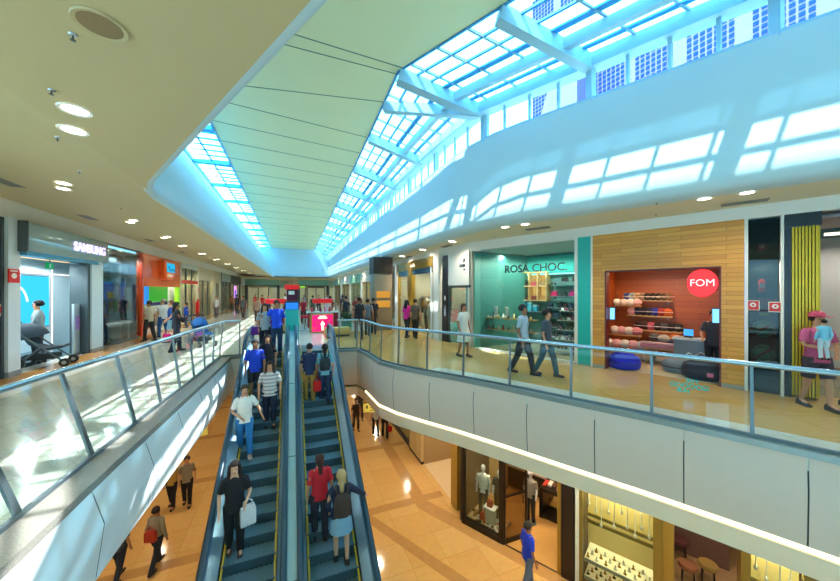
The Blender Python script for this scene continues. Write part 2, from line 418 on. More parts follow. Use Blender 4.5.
for i in range(len(outer)-1): beam.bar(lerp(O3(i), I3(i), 0.36)[:2]+(OUTZ+0.36*(INZ-OUTZ)-0.1,), lerp(O3(i+1), I3(i+1), 0.36)[:2]+(OUTZ+0.36*(INZ-OUTZ)-0.1,), 0.13, 0.2)
w1 = struct('window_1', clr, SKYGLASS)
frs.build('frosted_pane', FROST, w1); bars.build('glazing_bar', MULL, w1); mul.build('mullion', FRAMEB, w1); beam.build('beam', FRAMEB, w1)
# edge of the flat ceiling and eaves beam over the clerestory
struct('trim_5', sweep(outer, [(-0.14,OUTZ-0.22),(0.16,OUTZ-0.22),(0.16,OUTZ+0.06),(-0.14,OUTZ+0.06)], True), FRAMEB)
struct('trim_6', sweep(innr, [(0.03,CZ-0.0),(-0.03,CZ-0.0),(-0.03,CZ+0.07),(0.03,CZ+0.07)], True), FRAMEB)
struct('added_sun_overhang', sweep(outer, [(0.16,OUTZ+0.0),(0.95,OUTZ+0.46),(0.95,OUTZ+0.54),(0.16,OUTZ+0.06)], True), FRAMEB)  # overhang added to keep the right-hand sun out of the clerestory
# clerestory strip over the wall
cg, cm = MB(), MB()
CLS = offs(RWELL, 0.10)
for i in range(len(CLS)-1):
    a, b = CLS[i], CLS[i+1]
    cg.add([(*a,5.66),(*b,5.66),(*b,OUTZ-0.2),(*a,OUTZ-0.2)], [(0,1,2,3)])
L = plen(CLS); s = 0.4
k = 0
while s < L:
    p, d = along(CLS, s)
    big = (k % 4 == 0)
    cm.bar((*p,5.62), (*p,OUTZ-0.1), 0.13 if big else 0.045, 0.13 if big else 0.06)
    s += 0.62; k += 1
cm.add(*[(lambda m: (m.v, m.f))(sweep(CLS, [(-0.05,5.64),(0.05,5.64),(0.05,5.72),(-0.05,5.72)], True))][0])
cm.tube([(4.52,6.85,5.6),(4.52,6.85,OUTZ)], 0.09, 10)
w2 = struct('window_2', cg, SKYGLASS); cm.build('window_frame', FRAMEB, w2)
# narrow skylight on the opposite side
ow = [(-3.55,42.0),(-3.55,8.6)]; iw = [(-2.3,42.0),(-2.3,8.6)]
g3, b3, m3 = MB(), MB(), MB()
g3.add([(-3.6,42,CZ-.05),(-3.6,4.0,CZ-.05),(-2.25,4.0,CZ+.05),(-2.25,42,CZ+.05)], [(0,1,2,3)])
m3.box(-2.93,-2.88,4.0,42,CZ-.05,CZ+.03)
y = 8.6; k = 0
while y < 42:
    b3.box(-3.6,-2.28,y,y+(0.2 if k % 6 == 0 else 0.06),CZ-(0.14 if k % 6 == 0 else 0.03),CZ+0.02); y += 0.5; k += 1
w3 = struct('window_3', g3, FROST); b3.build('glazing_bar', MULL, w3); m3.build('mullion', DSTEEL, w3)
m4 = MB(); m4.box(-3.66,-3.5,4,42,CZ-.12,CZ+.05); m4.box(-2.32,-2.24,8.6,42,CZ-0.02,CZ+.1); struct('trim_7', m4, FRAMEB)

# tower seen through the clerestory
def tower(name, label, A, B, h, z0, nx, nz, col):
    fr = Frame(A, B); r = fr.root(name, label, 'building', z=z0)
    L = math.dist(A, B)
    MB().box(0,L,0,6,0,h).build('wall', col, r)
    cw, ch = L/nx, h/nz
    wm = MB()
    for i in range(nx):
        if i % 9 >= 7: continue
        for j in range(nz):
            wm.box(i*cw+cw*0.16, (i+1)*cw-cw*0.16, -0.06, 0.05, j*ch+ch*0.2, (j+1)*ch-ch*0.2)
    o = wm.build('window_grid', mat('tower_window', '#0c3c8c', 0.6, vary=0.1, scale=0.3, spec=0.1), r); o['kind'] = 'stuff'
    return r
tower('office_tower', 'pale office tower with a grid of small blue windows, seen through the clerestory', (28,32),(34,-4), 44, -6, 84, 96, mat('tower_wall', '#77719c', 0.8))
ar = Frame((24.5,30.5),(26.5,23)); r = ar.root('arched_facade', 'curved pale facade wing beside the office tower', 'building', z=-6)
MB().add([(x,0,z) for x,z in [(0,0),(7,0),(7,33)] + [(7-7*math.sin(a),33*math.cos(a)) for a in [k*PI/20 for k in range(1,10)]]] +
         [(x,3,z) for x,z in [(0,0),(7,0),(7,33)] + [(7-7*math.sin(a),33*math.cos(a)) for a in [k*PI/20 for k in range(1,10)]]],
         [tuple(range(11,-1,-1)), tuple(range(12,24))] + [(i,(i+1)%12,12+(i+1)%12,12+i) for i in range(12)]).build('wall', MATS['tower_wall'], r)
# ------------------------------------------------------------------ glass balustrades
RAILM = mat('rail_steel', '#a9bcc4', 0.25, 0.85, vary=0.06, scale=25)
POSTM = mat('post_steel', '#6f7b80', 0.35, 0.8, vary=0.08, scale=25)
BGLASS = glass('balustrade_glass', '#eef8f5', 0.07)
GEDGE = mat('glass_edge', '#7fc4b4', 0.2, vary=0)
def balustrade(name, label, base, top, zt, posts, postw, segs):
    """base, top: plan lines of the glass foot and of the handrail; posts: distances along the base"""
    r = empty(name, (*base[0], 0.03), 0, label, 'balustrade')
    o = Vector((*base[0], 0.03))
    Lb, Lt = plen(base), plen(top)
    def bp(s): return Vector((*along(base, s)[0], 0.03)) - o
    def tp(s): return Vector((*along(top, s*Lt/Lb)[0], zt)) - o
    MB().tube([Vector((*p, zt)) - o for p in top], 0.034, 10).build('handrail', RAILM, r, 60)
    ch = MB()
    for i in range(len(base)-1): ch.bar(Vector((*base[i],0.045))-o, Vector((*base[i+1],0.045))-o, 0.035, 0.05)
    ch.build('base_channel', POSTM, r)
    for s in posts:
        d = Vector((*along(base, s)[1], 0)) * postw
        n = Vector((-d.y, d.x, 0)).normalized() * 0.011
        b, t = bp(s), tp(s)
        MB().loft([[b-d-n, b+d-n, b+d+n, b-d+n], [t-d*0.7-n, t+d*0.7-n, t+d*0.7+n, t-d*0.7+n]]).build('post', POSTM, r)
    ed = sorted(posts + [0, Lb])
    ed = [e for i, e in enumerate(ed) if i == 0 or e - ed[i-1] > 0.2]
    cum = [0.0]
    for i in range(len(base)-1): cum.append(cum[-1] + math.dist(base[i], base[i+1]))
    for a, b in zip(ed[:-1], ed[1:]):
        ss = [a+0.03] + [c for c in cum if a+0.15 < c < b-0.15] + [b-0.03]
        m = MB()
        for s0, s1 in zip(ss[:-1], ss[1:]):
            q = [bp(s0), bp(s1), tp(s1), tp(s0)]
            hi = 0.93
            q[2] = bp(s1)+(q[2]-bp(s1))*hi; q[3] = bp(s0)+(q[3]-bp(s0))*hi
            m.add(q, [(0,1,2,3)])
        m.build('glass_panel', BGLASS, r)
    return r
lb = [(p[0]-0.26, p[1]) for p in LEDGE[1:]]
lt = [(-1.78,10.42),(-2.02,8.24),(-2.18,6.2),(-2.36,4.5),(-2.46,3.0),(-2.52,1.0),(-2.52,-4)]
balustrade('glass_balustrade', 'slanted glass balustrade with dark leaning posts along the granite-edged walkway', lb, lt, 1.02,
           [0.05,0.75,1.5,2.3,3.1,3.95,4.8,5.75,6.75,8.0,9.4,10.9], 0.035, 0)
rb = [(p[0]+0.07, p[1]+0.03) for p in REDGE[1:]]
rt = [(p[0]+0.10, p[1]+0.05) for p in REDGE[1:]]
balustrade('glass_balustrade', 'long curving glass balustrade on the white fascia in front of the wood-clad shop', rb, rt, 0.95,
           [0.05,0.9,1.95,2.7,3.6,4.55,5.6,6.72,7.85,8.9,10.1,11.4,12.7], 0.022, 0)
b2 = [(1.98,10.32),(1.34,10.46)]
balustrade('glass_balustrade', 'short glass balustrade closing the gap beside the up escalator', b2, b2, 0.95, [0.04,0.6], 0.02, 0)
b3 = [(-1.84,10.46),(-1.36,10.5)]
balustrade('glass_balustrade', 'short glass balustrade beside the head of the down escalator', b3, [(-1.78,10.46),(-1.36,10.5)], 1.02, [0.44], 0.02, 0)

# ------------------------------------------------------------------ escalators
Y0, SL, HR = 10.6, 0.5317, 0.70
def ez(y, h=0.0):                       # height of the step plane, easing level at the head
    z = -(Y0 - y)*SL
    if y > Y0 - 0.7: z = -((Y0+0.25 - y)**2)*SL/1.9 if y < Y0+0.25 else 0.0
    return z + h
HANDR = mat('teal_handrail', '#12394a', 0.3, vary=0.1)
BALP = mat('blue_balustrade_panel', '#7fa9c4', 0.22, 0.55, vary=0.08, scale=2)
DECK = mat('blue_deck_metal', '#a9c4d2', 0.25, 0.5, vary=0.08, scale=2)
STEPM = mat('step_tread', '#6c8a96', 0.5, 0.2, vary=0.15, scale=40)
RISER = mat('step_riser', '#3e5a66', 0.5, 0.2, vary=0.1)
YEL = mat('yellow_line', '#d9b424', 0.5, vary=0.05)
SKIRT = mat('skirt_panel', '#2a4350', 0.35, 0.5, vary=0.1)
YB2 = Y0 - (4.8)/SL                     # foot of the incline
def esc(name, label, x0, x1, outer_x, inner_x, phase):
    r = empty(name, ((x0+x1)/2, Y0, 0), 0, label, 'escalator')
    ox, oy = -(x0+x1)/2, -Y0
    def T(mb): mb.v = [(v[0]+ox, v[1]+oy, v[2]) for v in mb.v]; return mb
    ys = [YB2 + (Y0+0.25-YB2)*k/40 for k in range(41)]
    # truss
    t = MB(); xs = (min(x0, outer_x)-0.02, max(x1, outer_x)+0.02)
    for a, b in zip(ys[:-1], ys[1:]):
        t.add([(xs[0],a,ez(a)-0.75),(xs[1],a,ez(a)-0.75),(xs[1],a,ez(a)-0.12),(xs[0],a,ez(a)-0.12),(xs[0],b,ez(b)-0.75),(xs[1],b,ez(b)-0.75),(xs[1],b,ez(b)-0.12),(xs[0],b,ez(b)-0.12)],
              [(0,1,5,4),(3,7,6,2),(0,4,7,3),(1,2,6,5)])
    T(t).build('truss', FASCIA, r)
    dy = 0.30; y = Y0 - 0.1 + phase*dy
    top = Y0 + 0.1
    while y > YB2 + 0.1:
        z = ez(y - dy*0.5) + 0.05
        st = MB().box(x0, x1, y-dy, y, z-0.03, z)
        n = 11
        for k in range(n):                # tread cleats
            cx = x0 + (x1-x0)*(k+0.5)/n
            st.box(cx-0.018, cx+0.018, y-dy, y, z, z+0.012)
        o = T(st).build('step', STEPM, r)
        T(MB().box(x0, x1, y-dy-0.012, y-dy, z-dy*SL, z)).build('riser', RISER, o)
        o2 = MB()
        y -= dy
    T(MB().box(x0-0.05, x1+0.05, Y0-0.1, Y0+0.95, -0.02, 0.03)).build('landing_plate', mat('landing_metal', '#5d7f8a', 0.35, 0.6, vary=0.1, scale=60), r)
    T(MB().box(x0, x1, Y0-0.1, Y0+0.02, 0.03, 0.036)).build('comb_line', YEL, r)
    for side, sx in ((-1, outer_x if outer_x < x0 else inner_x), (1, outer_x if outer_x > x1 else inner_x)):
        edge = x0 if side < 0 else x1
        hl = [(sx, y, ez(y, HR)) for y in ys if y < Y0] + [(sx, Y0+0.3, HR+0.02), (sx, Y0+1.0, HR+0.02)]
        nose = [(sx, Y0+1.0+0.22*math.sin(a), HR-0.2+0.22*math.cos(a)) for a in [k*PI/8 for k in range(1,8)]]
        T(MB().tube(hl+nose+[(sx,Y0+0.8,HR-0.42)], 0.05, 10, flat=0.7)).build('handrail', HANDR, r, 60)
        p = MB()
        for a, b in zip(ys[:-1], ys[1:]):
            p.add([(sx-0.012,a,ez(a,-0.1)),(sx+0.012,a,ez(a,-0.1)),(sx+0.012,a,ez(a,HR-0.03)),(sx-0.012,a,ez(a,HR-0.03)),
                   (sx-0.012,b,ez(b,-0.1)),(sx+0.012,b,ez(b,-0.1)),(sx+0.012,b,ez(b,HR-0.03)),(sx-0.012,b,ez(b,HR-0.03))],
                  [(0,4,7,3),(1,2,6,5),(3,7,6,2)])
        p.box(sx-0.012, sx+0.012, Y0+0.25, Y0+1.05, 0.0, HR-0.05)
        T(p).build('balustrade_panel', BALP, r)
        # sloping inner deck, skirt and yellow safety line
        d, sk, yl = MB(), MB(), MB()
        e2 = edge + side*0.02
        for a, b in zip(ys[:-1], ys[1:]):
            d.add([(sx,a,ez(a,0.34)),(e2,a,ez(a,0.20)),(e2,b,ez(b,0.20)),(sx,b,ez(b,0.34))], [(0,1,2,3)])
            sk.add([(e2,a,ez(a,0.20)),(edge,a,ez(a,0.0)),(edge,b,ez(b,0.0)),(e2,b,ez(b,0.20))], [(0,1,2,3)])
            w = -side*0.03
            yl.add([(edge+w,a,ez(a,0.125)),(edge,a,ez(a,0.13)),(edge,b,ez(b,0.13)),(edge+w,b,ez(b,0.125))], [(0,1,2,3)])
        T(d).build('inner_deck', DECK, r); T(sk).build('skirt', SKIRT, r); T(yl).build('safety_line', YEL, r)
    return r
esc('escalator', 'down escalator carrying people towards the camera, beside the slanted white fascia', -1.03, -0.24, -1.2, -0.12, 0.3)
esc('escalator', 'up escalator with people seen from behind, beside the gap to the lower shops', 0.24, 1.03, 1.2, 0.12, 0.7)
m = MB()
ys = [YB2 + (Y0+0.25-YB2)*k/40 for k in range(41)]
for a, b in zip(ys[:-1], ys[1:]):
    m.add([(-0.10,a,ez(a,0.3)),(0.10,a,ez(a,0.3)),(0.10,a,ez(a,HR-0.06)),(-0.10,a,ez(a,HR-0.06)),(-0.10,b,ez(b,0.3)),(0.10,b,ez(b,0.3)),(0.10,b,ez(b,HR-0.06)),(-0.10,b,ez(b,HR-0.06))],
          [(0,1,5,4),(3,7,6,2),(0,4,7,3),(1,2,6,5)])
m.v = [(v[0], v[1]-Y0, v[2]) for v in m.v]
dk = empty('divider_deck', (0,Y0,0), 0, 'pale blue metal deck running down between the two escalators', 'escalator deck')
m.build('deck_panel', DECK, dk)
sl = MB().box(-0.004,0.004,0,0.01,HR-0.06,HR-0.05); 
j = MB()
for y in (3.2,5.0,6.8,8.6): j.box(-0.10,0.10,y-Y0,y-Y0+0.015,ez(y,HR-0.062),ez(y,HR-0.05))
j.build('joint', DARKLINE, dk)
# teal totem at the head of the escalators
t = empty('information_totem', (0,11.45,0), 0, 'teal totem with a blue screen at the head of the two escalators', 'totem')
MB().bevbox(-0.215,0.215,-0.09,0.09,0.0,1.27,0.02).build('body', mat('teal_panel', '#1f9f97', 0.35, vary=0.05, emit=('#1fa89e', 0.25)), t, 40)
MB().box(-0.19,0.19,-0.10,-0.085,1.28,1.50).build('screen', emission('blue_screen', '#2a78d8', 1.3), t)
MB().bevbox(-0.225,0.225,-0.085,0.09,1.27,1.55,0.015).build('screen_housing', BLACK, t, 40)
# ------------------------------------------------------------------ people
SKINS = [mat('skin_a', '#c98f6c', 0.5, vary=0.04), mat('skin_b', '#a86f4c', 0.5, vary=0.04), mat('skin_c', '#e0ac8a', 0.5, vary=0.04)]
FACE = mat('eye_dark', '#1a1411', 0.3, vary=0); LIP = mat('lip', '#8e4a3e', 0.5, vary=0)
def cloth(col): return mat('cloth_' + col.strip('#'), col, 0.8, vary=0.12, scale=14)
def person(label, x, y, z, face, h=1.5, top='#888888', bottom='#223048', legs='trousers', sleeves='short', hair='#241a14', style='short',
           arms=None, stride=0.12, skin=0, lod=1, shoes='#2a2422', group=None, stripes=None, wide=1.0, lean=0.0):
    """face: direction the person faces, degrees clockwise from +y (0 = away along the escalators, 180 = towards the camera)"""
    k = h/1.70
    r = empty('person', (x,y,z), PI - math.radians(face), label, 'person', group)
    r.scale = (k,k,k)
    A = {-1: ((-0.235*wide,0.03,1.10), (-0.235*wide,-0.05,0.86)), 1: ((0.235*wide,0.03,1.10), (0.235*wide,-0.05,0.86))}
    if arms:
        for s in arms: A[s] = arms[s]
    L = {}
    for s in (-1,1):
        f = -s*stride
        kn = (s*0.095, f*0.6-0.02, 0.49); an = (s*0.095, f*1.25+0.03+max(0,-s*0)*0, 0.085+(0.05 if f > 0.14 else 0))
        L[s] = ((s*0.09,0,0.87), kn, an)
    # one continuous body
    me = bpy.data.meshes.new('body'); bm = bmesh.new(); sk = bm.verts.layers.skin.verify()
    def V(co, rad, root=False):
        v = bm.verts.new(co); v[sk].radius = (rad, rad) if not isinstance(rad, tuple) else rad; v[sk].use_root = root; return v
    def E(a, b): bm.edges.new((a, b))
    pel = V((0,0,0.93), 0.115, True); wai = V((0,0.0,1.10), 0.10); che = V((0,lean*0.5,1.27), 0.115); nb = V((0,lean,1.42), 0.062); nk = V((0,lean-0.012,1.485), 0.05)
    jw = V((0,lean-0.03,1.545), 0.066); sku = V((0,lean-0.015,1.625), 0.09); tp = V((0,lean-0.005,1.675), 0.06)
    for a, b in ((pel,wai),(wai,che),(che,nb),(nb,nk),(nk,jw),(jw,sku),(sku,tp)): E(a, b)
    if lod > 0:
        nose = V((0,lean-0.118,1.585), 0.014); E(jw, nose)
    for s in (-1,1):
        sh = V((s*0.165*wide,lean,1.375), 0.052); el = V(A[s][0], 0.038); wr = V(A[s][1], 0.026)
        E(nb, sh); E(sh, el); E(el, wr)
        d = (Vector(A[s][1]) - Vector(A[s][0])).normalized(); sd = Vector((0,-1,0)) if abs(d.y) < 0.8 else Vector((0,0,1))
        sd = (sd - d*sd.dot(d)).normalized(); inn = d.cross(sd)*(-s)
        pm = V(Vector(A[s][1]) + d*0.07, 0.03); E(wr, pm)
        if lod > 1:
            for q, ln in ((-0.027,0.062),(-0.009,0.078),(0.009,0.074),(0.027,0.058)):
                f1 = V(pm.co + d*(0.03+ln*0.45) + sd*q, 0.0095); f2 = V(pm.co + d*(0.03+ln*0.85) + sd*q + inn*0.022, 0.0075)
                E(pm, f1); E(f1, f2)
            t1 = V(Vector(A[s][1]) + d*0.045 + sd*0.043, 0.010); t2 = V(Vector(A[s][1]) + d*0.085 + sd*0.052 + inn*0.015, 0.008)
            E(wr, t1); E(t1, t2)
        else:
            ft = V(Vector(A[s][1]) + d*0.15 + inn*0.02, 0.018); E(pm, ft)
        hp = V(L[s][0], 0.085); kn = V(L[s][1], 0.056); an = V(L[s][2], 0.036); to = V((L[s][2][0]*1.1, L[s][2][1]-0.13, L[s][2][2]-0.045), 0.032)
        E(pel, hp); E(hp, kn); E(kn, an); E(an, to)
    bm.to_mesh(me); bm.free(); me.materials.append(SKINS[skin])
    b = bpy.data.objects.new('body', me); COL.objects.link(b); b.parent = r
    m = b.modifiers.new('Skin', 'SKIN'); m.use_smooth_shade = True; m.branch_smoothing = 0.6
    if lod > 0:
        m2 = b.modifiers.new('Sub', 'SUBSURF'); m2.levels = 1; m2.render_levels = 1
    # shirt or dress
    w = wide
    sh = MB()
    hem = 0.84 if legs != 'dress' else 0.50
    rg = [(0,0,hem,0.185*w,0.135)] if legs != 'dress' else [(0,0,0.5,0.26,0.2),(0,0,0.75,0.21*w,0.17)]
    rg += [(0,0,0.95,0.168*w,0.125),(0,0,1.08,0.155*w,0.115),(0,lean*0.5,1.26,0.182*w,0.13),(0,lean*0.8,1.36,0.178*w,0.105),(0,lean,1.415,0.125*w,0.085),(0,lean-0.005,1.46,0.07,0.068)]
    sh.rings(rg)
    for s in (-1,1):
        S = Vector((s*0.155*w,lean,1.375)); e, wv = Vector(A[s][0]), Vector(A[s][1])
        if sleeves == 'short': sh.tube([S-Vector((s*0.04,0,-0.02)), S, S.lerp(e,0.75)], [0.07,0.074,0.064], 10)
        elif sleeves == 'long': sh.tube([S-Vector((s*0.04,0,-0.02)), S, e, wv], [0.068,0.07,0.055,0.042], 10)
    so = sh.build('shirt' if legs != 'dress' else 'dress', stripes or cloth(top), r, 50)
    if legs != 'dress':
        t = MB().rings([(0,0,0.80,0.16*w,0.125),(0,0,0.92,0.168*w,0.125),(0,0,1.02,0.15*w,0.112)])
        for s in (-1,1):
            a, kn, an = [Vector(q) for q in L[s]]
            if legs == 'trousers': t.tube([a+Vector((0,0,0.06)), a, kn, an+Vector((0,0,-0.02))], [0.10,0.105,0.075,0.06], 10)
            elif legs == 'shorts': t.tube([a+Vector((0,0,0.06)), a, a.lerp(kn,0.85)], [0.10,0.108,0.092], 10)
        if legs == 'skirt': t.rings([(0,0,0.60,0.215*w,0.175),(0,0,0.78,0.195*w,0.15),(0,0,0.93,0.168*w,0.125)])
        t.build(legs, cloth(bottom), r, 50)
    for s in (-1,1):
        an = Vector(L[s][2])
        MB().loft([[ (an.x+px*wd, an.y+yy, an.z-0.085+zz) for px, zz in ((-1,0),(1,0),(1,hh*0.7),(0.6,hh),(-0.6,hh),(-1,hh*0.7))] for yy, wd, hh in ((0.075,0.03,0.09),(0.03,0.042,0.12),(-0.06,0.045,0.075),(-0.13,0.046,0.055),(-0.185,0.028,0.04))]).build('shoe', cloth(shoes), r, 50)
    # hair
    hm = MB()
    c = (0, lean+0.012, 1.632)
    def cut(p):
        fr = (p.y - c[1])
        if fr < -0.045 and p.z < 1.655: p.y = c[1]-0.045; p.z = max(p.z, 1.63)
        if p.z < 1.585: p.z = 1.585 - (1.585-p.z)*0.4
        return p
    hm.ell(c, (0.094,0.112,0.108), 14, 10, cut)
    if style in ('long','tied'):
        wd = 1.0 if style == 'long' else 0.4
        dn = 1.27 if style == 'long' else 1.36
        hm.rings([(0,lean+0.085,dn,0.05*wd+0.02,0.025),(0,lean+0.09,1.40,0.095*wd,0.04),(0,lean+0.075,1.52,0.10*wd+0.01,0.05),(0,lean+0.04,1.62,0.085,0.06)], 12)
    if style == 'long':
        for s in (-1,1): hm.tube([(s*0.075,lean-0.01,1.66),(s*0.09,lean-0.015,1.55),(s*0.10,lean-0.03,1.40),(s*0.10,lean-0.06,1.30)], [0.03,0.034,0.03,0.015], 8)
    if style != 'bald': hm.build('hair', cloth(hair), r, 60)
    if style == 'cap':
        MB().rings([(0,lean+0.0,1.655,0.105,0.118),(0,lean,1.72,0.095,0.105),(0,lean,1.755,0.05,0.055)]).box(-0.07,0.07,lean-0.21,lean-0.09,1.655,1.668).build('cap', cloth('#c94a6a'), r, 50)
    if lod > 1:
        for s in (-1,1): MB().ell((s*0.034,lean-0.094,1.612),(0.012,0.008,0.008),8,6).build('eye', FACE, r, 60)
        MB().ell((0,lean-0.094,1.548),(0.024,0.008,0.007),8,6).build('mouth', LIP, r, 60)
    return r
def at_person(r, p):                      # world point of a local point of a person
    k = r.scale[0]; c, s = math.cos(r.rotation_euler[2]), math.sin(r.rotation_euler[2])
    return (r.location[0]+k*(p[0]*c-p[1]*s), r.location[1]+k*(p[0]*s+p[1]*c), r.location[2]+k*p[2])
def bag(name, label, loc, rz, w, d, hgt, col, cat='bag', strap=True, k=0.88):
    r = empty(name, loc, rz, label, cat); r.scale = (k,k,k)
    MB().loft([[(-w/2*q,-d/2*q,z),(w/2*q,-d/2*q,z),(w/2*q,d/2*q,z),(-w/2*q,d/2*q,z)] for q, z in ((0.9,0),(1.0,0.03),(1.0,hgt*0.8),(0.9,hgt))]).build('bag_body', cloth(col), r, 40)
    if strap: MB().tube([(-w*0.3,0,hgt*0.95),(-w*0.28,0,hgt*1.25),(0,0,hgt*1.4),(w*0.28,0,hgt*1.25),(w*0.3,0,hgt*0.95)], 0.012, 6).build('strap', cloth(col), r, 60)
    return r
# ------------------------------------------------------------------ shops: helpers
def room(name, fr, x0, x1, depth, z0, z1, wallm, floorm=None, ceilm=None, front=0.02):
    """the inside of a shop: back, sides, ceiling, floor finish"""
    r = tag(fr.root(name, None, None, 0, 0, 0), kind='structure')
    MB().box(x0-0.05, x1+0.05, depth, depth+0.08, z0, z1).build('wall_back', wallm, r)
    MB().box(x0-0.06, x0, front, depth, z0, z1).build('wall_side', wallm, r)
    MB().box(x1, x1+0.06, front, depth, z0, z1).build('wall_side', wallm, r)
    MB().box(x0-0.05, x1+0.05, front, depth+0.05, z1, z1+0.06).build('ceiling', ceilm or WHITE, r)
    if floorm: MB().box(x0, x1, front, depth, z0, z0+0.006).build('floor', floorm, r)
    return r
LAMPK = 2.2
def wlight(fr, x, y, z, e, col=(1,.86,.66), kind='spot', size=2.5, r=0.08):
    e = e*LAMPK
    f = spot if kind == 'spot' else point
    return f('shop_lamp', fr.W(x,y,z), e, col, r=r) if kind != 'spot' else spot('shop_lamp', fr.W(x,y,z), e, col, 3.0 if size == 2.5 else size, 0.3, r)
def lamp_disc(fr, x, y, z, e, col='#fff0d0', name='ceiling_spotlight', label=None, group=None):
    o = MB().lathe([(0.045,-0.012),(0.045,0.01)], 10).build(name, emission('lamp_' + col.strip('#'), col, 8.0), loc=fr.W(x,y,z))
    return tag(o, label, 'light', group)
def shelf(fr, name, label, x0, x1, y, z, d=0.28, m=None, group=None, t=0.03):
    r = fr.root(name, label, 'shelf', (x0+x1)/2, y, z, group)
    w = (x1-x0)/2
    MB().box(-w, w, 0, d, -t, 0).build('board', m or WHITE, r)
    for q in (-0.8, 0.8): MB().box(q*w-0.01, q*w+0.01, d-0.03, d+0.02, -0.12, -t).build('bracket', DSTEEL, r)
    return r

# white band above the diagonal and far shop lines
for nm, fr, x0, x1 in (('wall_shop_header', RF, -0.02, 11.5), ('wall_shop_header_white', RW, 0, 2.52), ('wall_shop_header_far', RA, 0, 31.0)):
    r = tag(fr.root(nm, None, None), kind='structure')
    MB().box(x0, x1, -0.02, 0.12, 3.26, 3.5).build('band', WHITE, r)

# ---------------- shoe shop behind clear glass
TEAL = mat('teal_wall', '#16a79c', 0.5, vary=0.04)
room('wall_shoe_shop', RF, -0.1, 3.38, 2.6, 0, 3.2, mat('shoe_shop_wall', '#5c8f8a', 0.6), mat('shoe_shop_floor', '#cbbd9c', 0.15))
g = RF.root('shop_window_front', 'clear glass front of the shoe shop with dark lettering', 'shop window', 0, 0, 0)
MB().box(0.44, 3.36, -0.006, 0.006, 0.05, 3.24).build('glass_pane', SHOPGLASS, g)
MB().box(0.40, 3.40, -0.03, 0.03, 0, 0.06).box(0.40, 3.40, -0.03, 0.03, 3.22, 3.27).box(3.35, 3.40, -0.03, 0.03, 0, 3.26).build('frame', WHITE, g)
textobj('lettering', 'ROSA CHOC.', 0.31, mat('lettering_dark', '#1c2b2a', 0.5), g, (2.25,-0.02,2.53), sx=1.0, bold=0.004)
h = RF.root('teal_header_board', 'teal panel running along the back of the shoe shop above its shelves', 'wall panel')
MB().box(-0.1, 3.36, 2.40, 2.58, 2.50, 3.1).build('panel', TEAL, h)
MB().box(-0.1, 3.36, 2.38, 2.41, 2.46, 2.50).build('light_strip', emission('teal_led', '#a8fff4', 2.5), h)
pn = RW.root('teal_wall_board', 'green teal board lining the far side wall of the shoe shop', 'wall panel')
MB().box(2.62, 2.66, 0.1, 2.6, 0, 3.15).build('panel', mat('green_panel', '#4c9488', 0.5), pn)
sc = RF.root('display_screen', 'deep blue glowing screen on the back wall of the shoe shop', 'screen', 0.2, 2.45, 2.3)
MB().box(-0.42, 0.42, 0, 0.05, -0.16, 0.16).build('screen_face', emission('violet_screen', '#2418f0', 1.6), sc)
MB().box(-0.45, 0.45, 0.01, 0.06, -0.19, 0.19).build('screen_housing', BLACK, sc)
cu = RF.root('bag_cubby_unit', 'warm lit cubby unit of six openings holding handbags in the shoe shop', 'shelf unit', 1.15, 2.2, 1.55)
cm = MB()
for i in range(4): cm.box(-0.48+i*0.32-0.02, -0.48+i*0.32+0.02, 0, 0.3, 0, 1.0)
for j in range(3): cm.box(-0.5, 0.5, 0, 0.3, j*0.5-0.02, j*0.5+0.02)
cm.build('carcass', mat('pale_wood', '#d8b478', 0.5), cu)
MB().box(-0.48, 0.48, 0.3, 0.32, 0, 1.0).build('lit_back', emission('warm_back', '#ffc870', 0.9), cu)
def handbag(fr, x, y, z, col, label, group=None, w=0.2, hh=0.2):
    r = fr.root('handbag', label, 'handbag', x, y, z, group)
    MB().loft([[(-w/2*q,-0.05*q,zz),(w/2*q,-0.05*q,zz),(w/2*q,0.05*q,zz),(-w/2*q,0.05*q,zz)] for q, zz in ((1,0),(1.05,hh*0.3),(0.8,hh*0.72))]).build('bag_body', cloth(col), r, 40)
    MB().tube([(-w*0.28,0,hh*0.7),(-w*0.2,0,hh),(w*0.2,0,hh),(w*0.28,0,hh*0.7)], 0.008, 6).build('strap', cloth(col), r, 60)
bc = ['#3b2417','#7a2f2a','#c78f54','#1f1c22','#b3404a','#8a6a42']
bn = ['dark brown','wine red','tan','black','raspberry red','olive brown']
for i in range(3):
    for j in range(2):
        n = i+3*j
        handbag(RF, 0.83+0.32*i, 2.32, 1.57+0.5*j, bc[n], f'{bn[n]} handbag in the {["lower","upper"][j]} row of the warm lit cubbies')
for i, (x, z, c, n) in enumerate(((1.9,1.72,'#c2185b','magenta'),(2.5,1.72,'#b01a72','purple pink'),(2.2,1.72,'#203a35','dark green'),(2.25,2.2,'#16211f','black'),(2.6,2.2,'#3a2b26','dark brown'))):
    handbag(RF, x, 2.25, z, c, f'{n} handbag on the {"upper" if z > 2 else "lower"} bag shelf at the back of the shoe shop')
shelf(RF, 'wall_shelf', 'upper glass shelf of handbags at the back of the shoe shop', 1.75, 2.85, 2.15, 2.2, m=STEEL)
shelf(RF, 'wall_shelf', 'lower shelf of handbags at the back of the shoe shop', 1.75, 2.85, 2.15, 1.72, m=STEEL)
shelf(RF, 'wall_shelf', 'shelf of blue boxes under the glowing screen in the shoe shop', -0.2, 1.6, 2.2, 1.16, m=STEEL)
